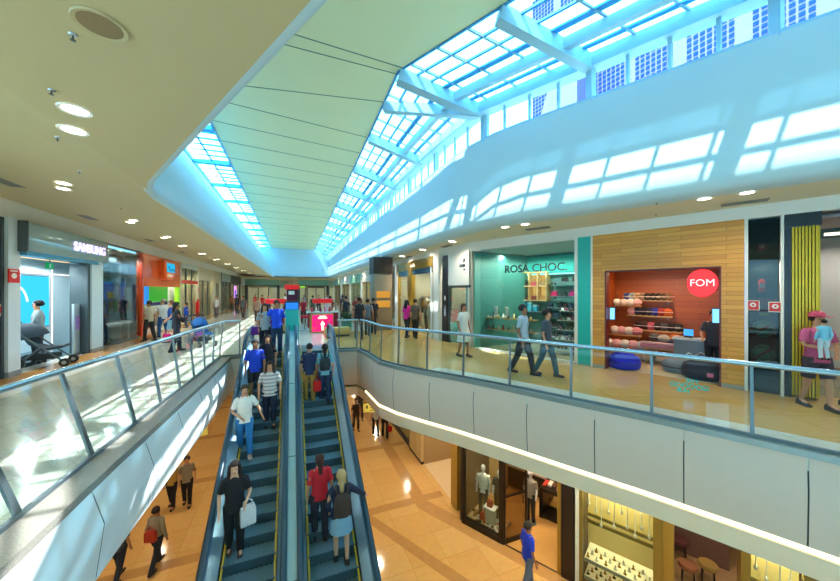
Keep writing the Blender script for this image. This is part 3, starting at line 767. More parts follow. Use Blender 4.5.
for i in range(7):
    b = RF.root('shoe_box', 'turquoise shoe box standing on end under the glowing screen', 'box', 0.0+0.2*i, 2.3, 1.16, 'turquoise shoe boxes'); hgt = 0.22+0.09*((i*5)%3)
    MB().box(-0.075,0.075,-0.06,0.1,0,hgt).build('carton', cloth(['#2aa7c9','#1d86a8','#56c3d8'][i%3]), b); MB().box(-0.08,0.08,-0.065,0.105,hgt-0.05,hgt+0.006).build('lid', cloth('#bfe6ee'), b)
# shoe displays
def shoe(fr, x, y, z, col, label, group, kind=0):
    r = fr.root('display_shoe', label, 'shoe', x, y, z, group); r.rotation_euler[2] += 0.5
    hh = 0.09 if kind else 0.03
    MB().loft([[(-w,yy,zz),(w,yy,zz),(w*0.9,yy,zz+ht),(-w*0.9,yy,zz+ht)] for yy, w, zz, ht in ((0.11,0.028,hh,0.055),(0.05,0.03,hh*0.8,0.05),(-0.04,0.036,0.01,0.05),(-0.12,0.02,0.0,0.03))]).build('upper', cloth(col), r, 50)
    MB().loft([[(-0.016,yy,0.0),(0.016,yy,0.0),(0.022,yy,hh+0.01),(-0.022,yy,hh+0.01)] for yy in (0.08,0.115)]).build('heel', cloth('#2a1d16'), r)
shc = [('#e8e4da','white'),('#d9b9a0','nude'),('#1d1b1e','black'),('#b8332e','red'),('#c0a46a','gold'),('#6a4a36','brown')]
shelf(RF, 'display_shelf', 'upper long shelf of shoes behind the shop window with dark lettering', 0.22, 2.0, 0.5, 1.0, 0.3, mat('shelf_wood', '#c59a62', 0.4))
shelf(RF, 'display_shelf', 'lower long shelf of shoes behind the shop window with dark lettering', 0.22, 2.0, 0.5, 0.62, 0.3, MATS['shelf_wood'])
for j, z in enumerate((1.0, 0.62)):
    for i in range(9):
        c, n = shc[(i*2+j*3) % 6]
        shoe(RF, 0.32+0.19*i, 0.64, z, c, f'{n} women\'s shoe on the {["upper","lower"][j]} long shelf behind the shop window', f'{n} shoes on the {["upper","lower"][j]} long shelf', i % 2)
for i, x in enumerate((0.55, 0.95, 1.55)):
    b = RF.root('boot', ['tall white boot','tall cream boot','short white boot'][i] + ' standing on the upper long shoe shelf', 'boot', x, 0.72, 1.0)
    MB().tube([(0,0.04,0.03),(0,0.03,0.2),(0,0.02,[0.36,0.34,0.24][i])], [0.05,0.05,0.065], 10).build('shaft', cloth('#e9e3d6'), b, 50)
    MB().ell((0,-0.04,0.035), (0.045,0.11,0.04), 10, 6).build('foot', cloth('#e9e3d6'), b, 60)
tr = RF.root('tiered_shoe_rack', 'tiered rack crowded with shoes beside the teal pillar panel', 'rack', 2.72, 0.95, 0)
for j in range(5): MB().box(-0.3,0.3,-0.02+0.08*j,0.22+0.08*j,0.14+0.28*j,0.165+0.28*j).build('tier', mat('pale_shelf', '#d9d6c4', 0.4), tr)
for q in (-0.3,0.3): MB().bar((q,-0.05,0),(q,0.5,1.35),0.03,0.03).build('upright', DSTEEL, tr)
for j in range(5):
    for i in range(5):
        c, n = [shc[2], shc[5], ('#3f5a3c','green'), shc[0], ('#7a2440','burgundy')][(i+j*2) % 5]
        shoe(RF, 2.50+0.11*i, 1.06+0.08*j, 0.165+0.28*j, c, f'{n} shoe on the tiered rack beside the teal pillar panel', f'{n} shoes on the tiered rack', 0)
rk = RF.root('clothes_rack', 'low shelf unit of green bottles and bags under the bag shelves', 'shelf unit', 2.25, 2.2, 0)
for j in range(4): MB().box(-0.6,0.6,0,0.3,0.3+0.33*j,0.33+0.33*j).build('board', STEEL, rk)
for q in (-0.6,0.6): MB().box(q-0.02,q+0.02,0,0.3,0,1.35).build('upright', DSTEEL, rk)
for j in range(4):
    for i in range(7):
        handbag(RF, 1.75+0.165*i, 2.33, 0.33+0.33*j, ['#2c5b50','#1c2b2a','#4c3a34','#2d4258'][(i+j)%4], f'small {["green","black","brown","navy"][(i+j)%4]} bag on the low shelf unit of the shoe shop', f'small {["green","black","brown","navy"][(i+j)%4]} bags on the low unit', 0.13, 0.2)
for x, y in ((0.5,1.2),(1.5,1.4),(2.6,1.3)): wlight(RF, x, y, 3.1, 42, (0.95,1,0.95))
wlight(RF, 1.2, 0.5, 3.1, 26, (1,.93,.8))
tp = RF.root('teal_pilaster', 'tall teal panel between the shoe shop and the wood-clad shop', 'wall panel', 3.585)
MB().box(-0.155,0.155,-0.03,0.1,0.02,3.26).build('panel', mat('teal_pillar', '#17b0a6', 0.35, vary=0.03), tp)
MB().box(-0.19,-0.155,-0.04,0.1,0,3.26).build('edge_strip', WHITE, tp); MB().box(0.155,0.2,-0.04,0.1,0,3.26).build('edge_strip', WHITE, tp)

# ---------------- wood-clad cushion shop
WOOD = planks('orange_wood', '#e2a03a', '#cf8a2c', '#a5681c')
fs = RF.root('wood_clad_shopfront', 'orange wood-clad shopfront with a square opening and a round red sign', 'shopfront', 0, 0, 0)
MB().box(3.79,4.08,-0.05,0.12,0.08,3.26).box(6.10,6.44,-0.05,0.12,0.08,3.26).box(4.08,6.10,-0.05,0.12,2.36,3.26).build('cladding', WOOD, fs)
MB().box(3.79,4.08,-0.055,0.12,0,0.08).box(6.10,6.44,-0.055,0.12,0,0.08).build('plinth', mat('grey_plinth', '#a39c8c', 0.4), fs)
MB().box(4.06,4.09,-0.06,0.2,0,2.37).box(6.09,6.12,-0.06,0.2,0,2.37).box(4.06,6.12,-0.06,0.2,2.35,2.38).build('opening_trim', mat('dark_red_trim', '#6a1410', 0.4), fs)
ORW = planks('red_orange_wall', '#a8541c', '#98481a', '#6c300c', 1.4, 0.16, rough=0.45)
room('wall_cushion_shop', RF, 3.62, 6.35, 2.7, 0, 2.55, ORW, mat('cushion_shop_floor', '#d8c6a6', 0.18), mat('red_ceiling', '#a81f14', 0.5), front=0.14)
for i, x in enumerate((3.8,4.15,4.5,4.8,5.1,5.4)):
    wlight(RF, x, 2.35, 2.5, 5, (1,.55,.2), size=1.1); lamp_disc(RF, x, 2.3, 2.54, 1, '#ffe2b0', label='small ceiling spotlight washing the red back wall of the cushion shop', group='spotlights of the cushion shop')
for x, y in ((4.3,1.0),(5.0,1.3),(5.8,1.0)): wlight(RF, x, y, 2.5, 20, (1,.74,.48)); lamp_disc(RF, x, y, 2.54, 1, '#ffe2b0', label='small ceiling spotlight near the front of the cushion shop', group='front spotlights of the cushion shop')
sg = RF.root('round_sign', 'round red hanging sign with white letters in the wood-clad opening', 'sign', 5.84, -0.09, 2.05)
MB().loft([[(0.245*math.cos(a)*q, yy, 0.29*math.sin(a)*q) for a in [2*PI*i/32 for i in range(32)]] for yy, q in ((0.05,1.0),(0.0,1.0),(-0.012,0.97))]).build('disc', mat('sign_red', '#e01418', 0.35, vary=0, emit=('#e8161a', 0.55)), sg, 40)
textobj('lettering', 'FOM', 0.2, emission('white_letters', '#ffffff', 1.1), sg, (0,-0.02,0.0), sx=0.95)
def cushion(x, y, z, r, col, label, group, squash=0.7, pattern=None, hole=False):
    o = RF.root('cushion', label, 'cushion', x, y, z, group)
    if hole:
        MB().tube([(r*0.62*math.cos(a), -r*0.1, r*0.9+r*0.62*math.sin(a)) for a in [0.9+4.5*i/12 for i in range(13)]][0:13], [r*0.3]+[r*0.38]*11+[r*0.3], 10).build('pad', cloth(col), o, 70)
    else:
        MB().ell((0,0,r*squash), (r, r*0.7, r*squash), 14, 8).build('pad', cloth(col), o, 70)
    MB().tube([(r*math.cos(a)*0.99, r*0.7*math.sin(a)*0.99, r*(squash if not hole else 0.9)) for a in [PI+PI*i/8 for i in range(9)]], 0.008, 6).build('piping', cloth('#e8e0d4'), o, 60)
shelf(RF, 'display_shelf', 'top shelf of neck pillows on the red wall of the cushion shop', 3.95, 5.05, 2.35, 1.62, m=MATS['shelf_wood'])
shelf(RF, 'display_shelf', 'middle shelf of cushions on the red wall of the cushion shop', 4.0, 5.05, 2.3, 1.18, m=MATS['shelf_wood'])
shelf(RF, 'display_shelf', 'lowest shelf of dark cushions on the red wall of the cushion shop', 4.2, 5.3, 2.2, 0.78, m=MATS['shelf_wood'])
shelf(RF, 'display_shelf', 'short shelf of white pillows at the corner of the cushion shop', 3.65, 4.35, 2.25, 1.46, m=MATS['shelf_wood'])
shelf(RF, 'display_shelf', 'short low shelf of pink pillows at the corner of the cushion shop', 3.65, 4.4, 1.95, 0.62, m=MATS['shelf_wood'])
r1 = ['#1d4aa0','#8fb8c8','#b89c76','#8a7458','#22201f','#1b1a1c','#2a2620','#4a3a2a','#7a5c3a']; n1 = ['blue','pale blue','beige','brown','black','jet black','charcoal','dark brown','tan']
for i in range(9): cushion(4.0+0.125*i, 2.45, 1.62, 0.115, r1[i], f'{n1[i]} neck pillow on the top shelf of the cushion shop', None, hole=True)
r2 = ['#d8a0a8','#23283c','#1c1e2c','#232a44','#1d2f9c','#a32a24','#d86a2a']; n2 = ['pale pink','navy','black','dark navy','royal blue','dark red','orange']
for i in range(7): cushion(4.12+0.14*i, 2.42, 1.18, 0.12, r2[i], f'{n2[i]} round cushion on the middle shelf of the cushion shop', None, 0.95)
r3 = ['#2b1b1a','#3a1f1e','#c4526a','#1c191b','#4a4a4e','#201d1f','#2c2a2a']; n3 = ['dark brown','maroon','pink','black','grey','coal black','charcoal grey']
for i in range(7): cushion(4.3+0.15*i, 2.32, 0.78, 0.12, r3[i], f'{n3[i]} round cushion on the lowest shelf of the cushion shop', None, 0.95)
for i in range(4): cushion(3.75+0.17*i, 2.36, 1.46, 0.12, ['#e9e4de','#e3d6d0','#eceae6','#dfa9b0'][i], ['white round pillow','off white round pillow','bright white round pillow','pale pink round pillow'][i] + ' on the short upper corner shelf', None, 0.8)
for i in range(4): cushion(3.76+0.18*i, 2.08, 0.62, 0.14, ['#ebe6e2','#e6a8b4','#f0ece8','#d98a9c'][i], ['white animal pillow','pink animal pillow','snow white animal pillow','rose animal pillow'][i] + ' on the short low corner shelf', None, 0.85)
for i in range(5): cushion(3.72+0.2*i, 1.6, 0.30, 0.15, ['#ece8e4','#e8b0ba','#efe9e2','#dfa4ae','#c8ccd8'][i], ['plump white pillow','plump pink pillow','plump cream pillow','plump rose pillow','plump grey pillow'][i] + ' heaped above the blue beanbag', None, 0.8)
bn2 = RF.root('display_bench', 'low wooden bench heaped with pillows in the cushion shop', 'bench', 4.2, 1.6, 0)
MB().box(-0.6,0.6,-0.22,0.3,0.24,0.30).build('bench_top', MATS['shelf_wood'], bn2)
for a in (-0.55,0.55): MB().box(a-0.03,a+0.03,-0.2,0.28,0,0.24).build('leg', MATS['shelf_wood'], bn2)
tb = RF.root('display_table', 'wooden display table heaped with folded blankets and toys', 'table', 5.15, 1.65, 0)
MB().box(-0.55,0.6,-0.3,0.35,0.38,0.44).build('table_top', MATS['shelf_wood'], tb)
for a in (-0.5,0.5):
    for b_ in (-0.25,0.3): MB().box(a-0.03,a+0.03,b_-0.03,b_+0.03,0,0.38).build('leg', MATS['shelf_wood'], tb)
hc = ['#2a1c1c','#5c5654','#8a7f7c','#c9b8a4','#27365e','#d87a34','#a8222a','#6e2a34','#e0a0aa','#3a3a52']; hn = ['black','grey','light grey','beige','blue','orange','red','wine','pink','slate']
for i in range(10):
    cushion(4.70+0.10*i, 1.5+0.12*(i%3), 0.44+(0.14 if i%2 else 0), 0.13, hc[i], f'{hn[i]} plush toy in the heap on the display table', None, 0.75)
bl = RF.root('folded_blanket', 'long pink blanket folded along the front of the display table', 'blanket', 4.95, 1.28, 0.44)
MB().bevbox(-0.42,0.42,-0.06,0.08,0,0.10,0.035).build('fold', cloth('#d88a98'), bl, 50); MB().bevbox(-0.40,0.40,-0.065,0.06,0.1,0.15,0.02).build('fold', cloth('#e6b8be'), bl, 50)
ct = RF.root('counter', 'grey sales counter with a white swirl at the back of the cushion shop', 'counter', 5.62, 1.35, 0)
MB().bevbox(-0.38,0.38,-0.2,0.2,0,0.72,0.02).build('counter_body', mat('grey_counter', '#7d8690', 0.4), ct, 40)
MB().box(-0.41,0.41,-0.23,0.23,0.72,0.76).build('counter_top', mat('pale_counter_top', '#dfe6ea', 0.2), ct)
MB().tube([(-0.2,-0.205,0.30),(-0.1,-0.205,0.42),(0.0,-0.205,0.36),(0.12,-0.205,0.46),(0.22,-0.205,0.4)], 0.02, 6).build('swirl', WHITE, ct, 60)
tl = RF.root('till', 'small blue-screened till on the grey sales counter', 'till', 5.5, 1.35, 0.76)
MB().box(-0.08,0.08,-0.05,0.05,0,0.05).build('base', BLACK, tl); MB().box(-0.09,0.09,-0.01,0.02,0.05,0.2).build('screen', emission('till_blue', '#4aa8ff', 1.2), tl)
def beanbag(x, y, label, col, rx, ry, hgt):
    o = RF.root('beanbag', label, 'beanbag', x, y, 0)
    MB().rings([(0,0,0.0,rx*0.75,ry*0.75),(0,0,0.04,rx*0.93,ry*0.93),(0,0,hgt*0.4,rx,ry),(0,0,hgt*0.75,rx*0.85,ry*0.85),(0,0,hgt*0.95,rx*0.5,ry*0.5),(0,0,hgt,rx*0.15,ry*0.15)], 20).build('seat_bag', cloth(col), o, 70)
    MB().tube([(rx*1.0*math.cos(a),ry*1.0*math.sin(a),hgt*0.4) for a in [2*PI*i/24 for i in range(25)]], 0.01, 6).build('seam', cloth('#10142a'), o, 60)
    return o
beanbag(4.37, 0.35, 'bright royal blue beanbag inside the wood-clad opening', '#1420d8', 0.36, 0.3, 0.40)
nb_ = beanbag(5.80, 0.45, 'dark navy beanbag inside the wood-clad opening near the red sign', '#141c34', 0.36, 0.32, 0.42)
MB().box(0.1,0.2,-0.325,-0.31,0.12,0.2).build('pink_tag', cloth('#e070a0'), nb_)
beanbag(5.35, 0.80, 'grey beanbag with a white swirl behind the navy one', '#6d7480', 0.3, 0.26, 0.34)
for x, n, z in ((4.16,'beside the corner shelves',1.33),(6.03,'beside the round red sign',1.38)):
    s = RF.root('display_screen', f'small upright light blue screen {n} in the cushion shop', 'screen', x, 0.22, z)
    MB().box(-0.06,0.06,-0.02,0.02,-0.16,0.16).build('screen_housing', BLACK, s); MB().box(-0.05,0.05,-0.026,-0.018,-0.14,0.14).build('screen_face', emission('small_screen', '#7cc8ff', 1.6), s)
person('shop assistant in a dark grey T-shirt behind the counter below the round red sign', *RF.W(5.98,0.75,0), 250, 1.45, '#3c4250', '#20242e', lod=1, arms={-1:((-0.25,0.0,1.12),(-0.2,-0.2,1.0)),1:((0.25,0.0,1.12),(0.2,-0.2,1.0))}, stride=0.02)
# sticker on the balustrade, seen from behind
dc = RF.root('floor_sticker', 'turquoise lettering sticker on the glass balustrade before the wood-clad shop', 'sticker', 0, 0, 0)
p0, d0 = along(rb, 8.28)
dc.location = (p0[0]-0.01, p0[1], 0.55); dc.rotation_euler[2] = math.atan2(d0[1], d0[0])
TQ = mat('turquoise_vinyl', '#18b6a8', 0.5, vary=0)
for b_, sz, zz in (('THE', 0.075, 0.075), ('GOOOOD', 0.09, 0.0), ('HUB', 0.07, -0.07)):
    o = textobj('lettering', b_, sz, TQ, dc, (0.04 if b_ == 'THE' else (-0.06 if b_ == 'HUB' else 0),-0.006,zz), ext=0.001, sx=1.0, bold=0.003); o.scale = (-1,1,1)

# ---------------- dark glass fire cabinet, gold slats, next shop
fc = RF.root('fire_cabinet', 'dark glass fire cabinet with coiled hoses between two white strips', 'fire cabinet', 6.69, 0, 0)
MB().box(-0.21,0.21,0.2,0.24,0,3.26).build('cabinet_back', mat('cabinet_dark', '#141918', 0.7, spec=0.1), fc)
MB().box(-0.19,0.19,-0.006,0.006,0.06,3.24).build('glass_door', glass('cabinet_glass', '#b9c6c4', 0.05), fc)
MB().box(-0.245,-0.2,-0.05,0.24,0,3.26).build('edge_strip', WHITE, fc); MB().box(0.21,0.25,-0.05,0.24,0,3.26).build('edge_strip', WHITE, fc)
MB().box(-0.19,0.19,0.02,0.2,0,0.06).build('plinth', BLACK, fc)
MB().box(-0.17,0.17,0.16,0.19,0.45,1.75).build('red_back', mat('cabinet_red', '#9c1c18', 0.45), fc)
RED = mat('signal_red', '#d8201c', 0.4, vary=0)
for z in (0.56, 1.02):
    MB().tube([(0.13*math.cos(a)*(1-0.04*i/9), 0.1, z+0.16+0.15*math.sin(a)) for i, a in enumerate([2*PI*k/12 for k in range(37)])], 0.018, 6).build('hose_reel', mat('hose_canvas', '#b9b29a', 0.8), fc, 60)
    MB().ell((0,0.1,z+0.16),(0.11,0.05,0.12),12,8).build('hose_drum', MATS['hose_canvas'], fc, 60)
    MB().bar((-0.12,0.04,z+0.05),(0.12,0.04,z+0.28),0.02,0.03).build('red_strap', RED, fc)
for z in (1.45, 1.27): MB().tube([(-0.05,0.1,z),(0.02,0.1,z),(0.1,0.1,z)], [0.035,0.03,0.012], 10).build('brass_valve', mat('brass', '#c9a21c', 0.35, 0.6), fc, 50)
def firesign(fr, x, z, name, label, y=-0.02, s=0.085, shape='hose'):
    r = fr.root(name, label, 'sign', x, y, z)
    MB().box(-s,s,0,0.012,-s*1.1,s*1.1).build('plate', WHITE, r); MB().box(-s*0.86,s*0.86,-0.004,0,-s*0.95,s*0.95).build('red_field', RED, r)
    MB().loft([[(s*0.5*math.cos(a),yy,s*0.12+s*0.5*math.sin(a)) for a in [2*PI*i/16 for i in range(16)]] for yy in (-0.004,-0.007)]).build('white_disc', WHITE, r)
    MB().loft([[(s*0.22*math.cos(a),yy,s*0.12+s*0.22*math.sin(a)) for a in [2*PI*i/12 for i in range(12)]] for yy in (-0.007,-0.009)]).build('red_dot', RED, r)
firesign(RF, 6.555, 1.62, 'hose_sign', 'red and white square sign at the shop side of the dark glass fire cabinet')
firesign(RF, 6.835, 1.60, 'hose_sign', 'red and white square sign at the gold slat side of the dark glass fire cabinet')
wlight(RF, 6.69, 0.06, 2.4, 16, (1,.9,.8))
a_ = RF.root('fire_alarm', 'small red alarm sounder high behind the dark cabinet glass', 'alarm', 6.68, 0.1, 2.72)
MB().bevbox(-0.05,0.05,-0.03,0.05,-0.05,0.05,0.01).build('housing', RED, a_, 40); MB().ell((0,-0.03,0),(0.025,0.015,0.025),8,6).build('lens', WHITE, a_, 60)
b_ = RF.root('fire_extinguisher', 'small red extinguisher bottle hung midway up the dark fire cabinet', 'fire extinguisher', 6.67, 0.1, 2.0)
MB().lathe([(0.02,-0.14),(0.045,-0.12),(0.045,0.08),(0.02,0.12)], 12).build('bottle', RED, b_, 50); MB().box(-0.03,0.03,-0.02,0.02,0.12,0.17).build('valve', BLACK, b_); MB().box(-0.03,0.03,-0.048,-0.04,-0.05,0.03).build('paper_label', WHITE, b_)
gp = RF.root('gold_slat_pillar', 'pillar clad in upright gold slats beside the fire cabinet', 'pillar', 7.03, 0, 0)
GOLD = mat('gold_slat', '#c9a22a', 0.3, 0.55, vary=0.1)
MB().box(-0.07,0.3,0.05,0.5,0,3.0).build('core', mat('gold_dark', '#6e5312', 0.5), gp)
MB().box(-0.08,0.0,0.0,0.4,0,3.2).build('dark_jamb', mat('blue_black_panel', '#101c2a', 0.3), gp)
for i in range(8): MB().box(0.005+0.038*i,0.03+0.038*i,-0.03,0.05,0.05,3.02).build('slat', GOLD, gp)
for i in range(8): MB().box(0.3,0.33,0.06+0.05*i,0.09+0.05*i,0.05,3.02).build('slat', GOLD, gp)
MB().box(-0.08,0.34,-0.02,0.5,3.02,3.26).build('cap', MATS['blue_black_panel'], gp)
room('wall_end_shop', RF, 7.0, 11.0, 4.0, 0, 3.2, mat('end_shop_wall', '#a3a5a0', 0.6), mat('end_shop_floor', '#8f7a52', 0.15), mat('end_shop_ceiling', '#9a8f92', 0.5), front=0.5)
eh = RF.root('shop_beam', 'dark green beam across the end shop beyond the gold slats', 'beam', 7.4, 0.5, 2.85)
MB().box(0,3.6,0,0.12,0,0.16).build('beam_body', mat('beam_green', '#0f2a22', 0.4), eh); MB().box(0.05,0.35,-0.02,0.0,0.03,0.08).build('light_strip', emission('strip_white', '#fff4e0', 2), eh)
yp = RF.root('yellow_poster', 'yellow poster on the back wall of the end shop', 'poster', 8.2, 2.2, 1.45)
MB().box(-0.25,0.25,0,0.03,-0.35,0.35).build('poster_face', cloth('#d9a91a'), yp); MB().box(-0.27,0.27,0.01,0.04,-0.37,0.37).build('poster_frame', BLACK, yp)
for x, y in ((7.8,1.6),(9.2,1.6),(8.3,2.8)): wlight(RF, x, y, 3.1, 30, (1,.9,.8))

# ---------------- white shop on the corner
room('wall_white_shop', RW, 0.2, 2.56, 2.4, 0, 3.2, mat('white_shop_wall', '#9c9488', 0.6), mat('white_shop_floor', '#c4ae84', 0.15))
ws = RW.root('white_shopfront', 'plain white shopfront with small dark lettering above a dark-framed doorway', 'shopfront', 0, 0, 0)
MB().box(1.28,2.52,-0.03,0.1,2.08,3.26).build('fascia_panel', WHITE, ws)
MB().box(1.28,2.52,-0.035,0.1,2.00,2.08).box(1.28,1.33,-0.035,0.1,0,2.0).build('door_frame', DSTEEL, ws)
MB().box(0.95,1.27,-0.05,0.1,0,3.2).build('black_pylon', BLACK, ws)
MB().box(0.0,0.60,-0.03,0.1,0,3.26).build('white_pier', WHITE, ws)
MB().box(0.62,0.78,-0.03,0.1,0,2.75).build('dark_recess', mat('recess_dark', '#15202c', 0.4), ws)
MB().box(1.34,2.46,-0.006,0.006,0.05,2.0).build('glass_pane', SHOPGLASS, ws)
MB().box(2.46,2.52,-0.03,0.06,0,2.0).build('white_jamb', WHITE, ws)
MB().box(1.34,2.46,0.01,0.03,0.05,0.75).build('frosted_band', glass('mint_film', '#bfe8de', 0.1, opac=0.6, body='#8fd8c6'), ws)
LD = MATS['lettering_dark']
textobj('lettering', 'JE', 0.13, LD, ws, (2.28,-0.04,2.93), bold=0.004); textobj('lettering', 'CLUB', 0.13, LD, ws, (2.16,-0.04,2.75), bold=0.004); textobj('lettering', 'DE', 0.07, LD, ws, (2.28,-0.04,2.61), bold=0.003)
MB().loft([[(0.05*math.cos(a)+1.1,yy,1.62+0.09*math.sin(a)) for a in [2*PI*i/14 for i in range(14)]] for yy in (-0.052,-0.056)]).build('pylon_emblem', WHITE, ws)
MB().box(1.07,1.14,-0.056,-0.05,0.95,1.35).build('pylon_text_strip', mat('grey_print', '#8d969a', 0.5), ws)
nt_ = RW.root('notice_board', 'white notice panel on the white pier beside the black pylon', 'notice', 0.3, -0.05, 1.45)
MB().box(-0.13,0.13,0,0.02,-0.35,0.35).build('board', mat('notice_white', '#f2f2ee', 0.4), nt_)
for z in (0.2,0.0,-0.22): MB().box(-0.07,0.07,-0.004,0,z-0.03,z+0.03).build('print_block', mat('print_grey', '#7c868c', 0.5), nt_)
for i, (x, z, c, n) in enumerate(((1.7,1.1,'#c43a2a','red'),(2.0,1.25,'#d8a62c','yellow'),(2.25,1.1,'#8a6fb0','violet'),(1.55,0.9,'#5a6a4a','green'),(2.3,1.5,'#b01c1c','deep red'))):
    o = RW.root('hanging_garment', f'{n} garment hanging inside the white shop', 'garment', x, 1.2, z)
    MB().loft([[(-0.16*w,-0.03,zz),(0.16*w,-0.03,zz),(0.16*w,0.03,zz),(-0.16*w,0.03,zz)] for w, zz in ((0.9,-0.35),(0.8,0.0),(1.0,0.2),(0.35,0.28))]).build('fabric', cloth(c), o, 50)
    MB().tube([(-0.14,0,0.25),(0,0,0.32),(0.14,0,0.25)], 0.008, 6).build('hanger', DSTEEL, o)
rl = RW.root('garment_rail', 'steel rail carrying bright garments in the white shop', 'rail', 1.9, 1.2, 1.85)
MB().tube([(-0.55,0,0),(0.55,0,0)], 0.015, 8).build('bar', STEEL, rl)
for q in (-0.5,0.5): MB().tube([(q,0,0),(q,0,-1.85)], 0.015, 8).build('upright', STEEL, rl)
wlight(RW, 1.9, 1.0, 3.1, 70); wlight(RW, 1.2, 1.6, 3.1, 45)

# ---------------- gold-headed fashion shop
GH = mat('gold_header', '#a8842c', 0.3, 0.6, vary=0.15, scale=3)
room('wall_fashion_shop', RA, 25.75, 30.5, 3.0, 0, 3.2, mat('fashion_wall', '#b3b0a0', 0.6), mat('fashion_floor', '#c8b184', 0.15))
gs = RA.root('gold_headed_shopfront', 'shopfront with a gold header and mannequins behind tall glass', 'shopfront', 26.0, 0, 0)
MB().box(0.0,4.5,-0.04,0.1,2.86,3.26).build('gold_header', GH, gs)
MB().box(0.0,4.5,-0.006,0.006,0.05,2.62).build('glass_pane', SHOPGLASS, gs)
MB().box(0.0,4.5,-0.02,0.02,2.62,2.86).build('blue_glass_band', glass('blue_band', '#8fc0d8', 0.25, opac=0.4, body='#5a94b8'), gs)
MB().box(4.44,4.52,-0.04,0.1,0,3.26).box(0.0,0.08,-0.04,0.1,0,3.26).build('gold_jamb', GH, gs)
MB().box(1.5,2.05,-0.05,0.15,0,2.86).build('gold_pier', GH, gs)
textobj('lettering', 'moda', 0.24, emission('cream_letters', '#fff4d0', 1.4), gs, (2.2,-0.06,3.05))
MB().box(4.5,5.0,-0.04,0.1,0,3.26).build('white_pier', WHITE, gs)
def mannequin(fr, x, y, z, label, top, bot, h=1.5, face=0.0, m=None):
    r = fr.root('mannequin', label, 'mannequin', x, y, z); k = h/1.7; r.scale = (k,k,k); r.rotation_euler[2] += face
    mm = m or mat('mannequin_white', '#e9e6e0', 0.3)
    MB().ell((0,0,1.6),(0.075,0.09,0.11),12,8).tube([(0,0,1.4),(0,0,1.52)],0.045,8).build('head', mm, r, 60)
    b = MB().rings([(0,0,0.84,0.16,0.12),(0,0,1.0,0.14,0.105),(0,0,1.25,0.17,0.12),(0,0,1.37,0.165,0.095),(0,0,1.44,0.06,0.06)])
    for s in (-1,1): b.tube([(s*0.15,0,1.37),(s*0.2,0.01,1.15)],[0.07,0.06],8)
    b.build('shirt', cloth(top), r, 50)
    for s in (-1,1):
        MB().tube([(s*0.19,0.01,1.18),(s*0.21,-0.02,1.05),(s*0.2,-0.08,0.82)],[0.04,0.036,0.025],8).build('arm', mm, r, 60)
        MB().tube([(s*0.08,0,0.95),(s*0.085,-0.01,0.5),(s*0.09,0.02,0.03)],[0.1,0.075,0.055],10).build('trouser_leg', cloth(bot), r, 60)
    MB().lathe([(0.2,0.0),(0.2,0.015),(0.02,0.02)],16).build('stand_base', STEEL, r)
    return r
mannequin(RA, 28.45, 0.7, 0.02, 'mannequin in a pale dress behind the gold-headed shop window, nearer the white pier', '#d8d2c4', '#c8c4b8')
mannequin(RA, 27.85, 0.8, 0.02, 'mannequin in grey behind the gold-headed shop window, nearer the gold pier', '#8d8f90', '#4a4c50')
for i in range(8):
    c, n = (('#c9c4b6','cream'),('#6b7a80','slate'),('#2a2c30','black'),('#a89a80','khaki'))[i % 4]
    o = RA.root('hanging_garment', f'{n} garment on the rail of the gold-headed fashion shop', 'garment', 26.2+0.22*i, 1.2, 1.25, f'{n} garments in the fashion shop')
    MB().loft([[(-0.1*w,-0.12,zz),(0.1*w,-0.12,zz),(0.1*w,0.12,zz),(-0.1*w,0.12,zz)] for w, zz in ((0.9,-0.5),(0.8,0.0),(1.0,0.2),(0.3,0.3))]).build('fabric', cloth(c), o, 50)
    MB().tube([(0,-0.1,0.28),(0,0,0.36),(0,0.1,0.28)], 0.008, 6).build('hanger', DSTEEL, o)
o = RA.root('garment_rail', 'long steel rail of garments at the back of the fashion shop', 'rail', 27.0, 1.2, 1.62)
MB().tube([(-1.0,0,0),(1.1,0,0)], 0.015, 8).build('bar', STEEL, o)
for q in (-1.0,1.1): MB().tube([(q,0,0),(q,0,-1.62)], 0.015, 8).build('upright', STEEL, o)
for x in (27.3, 28.7, 29.8): wlight(RA, x, 1.2, 3.1, 95)
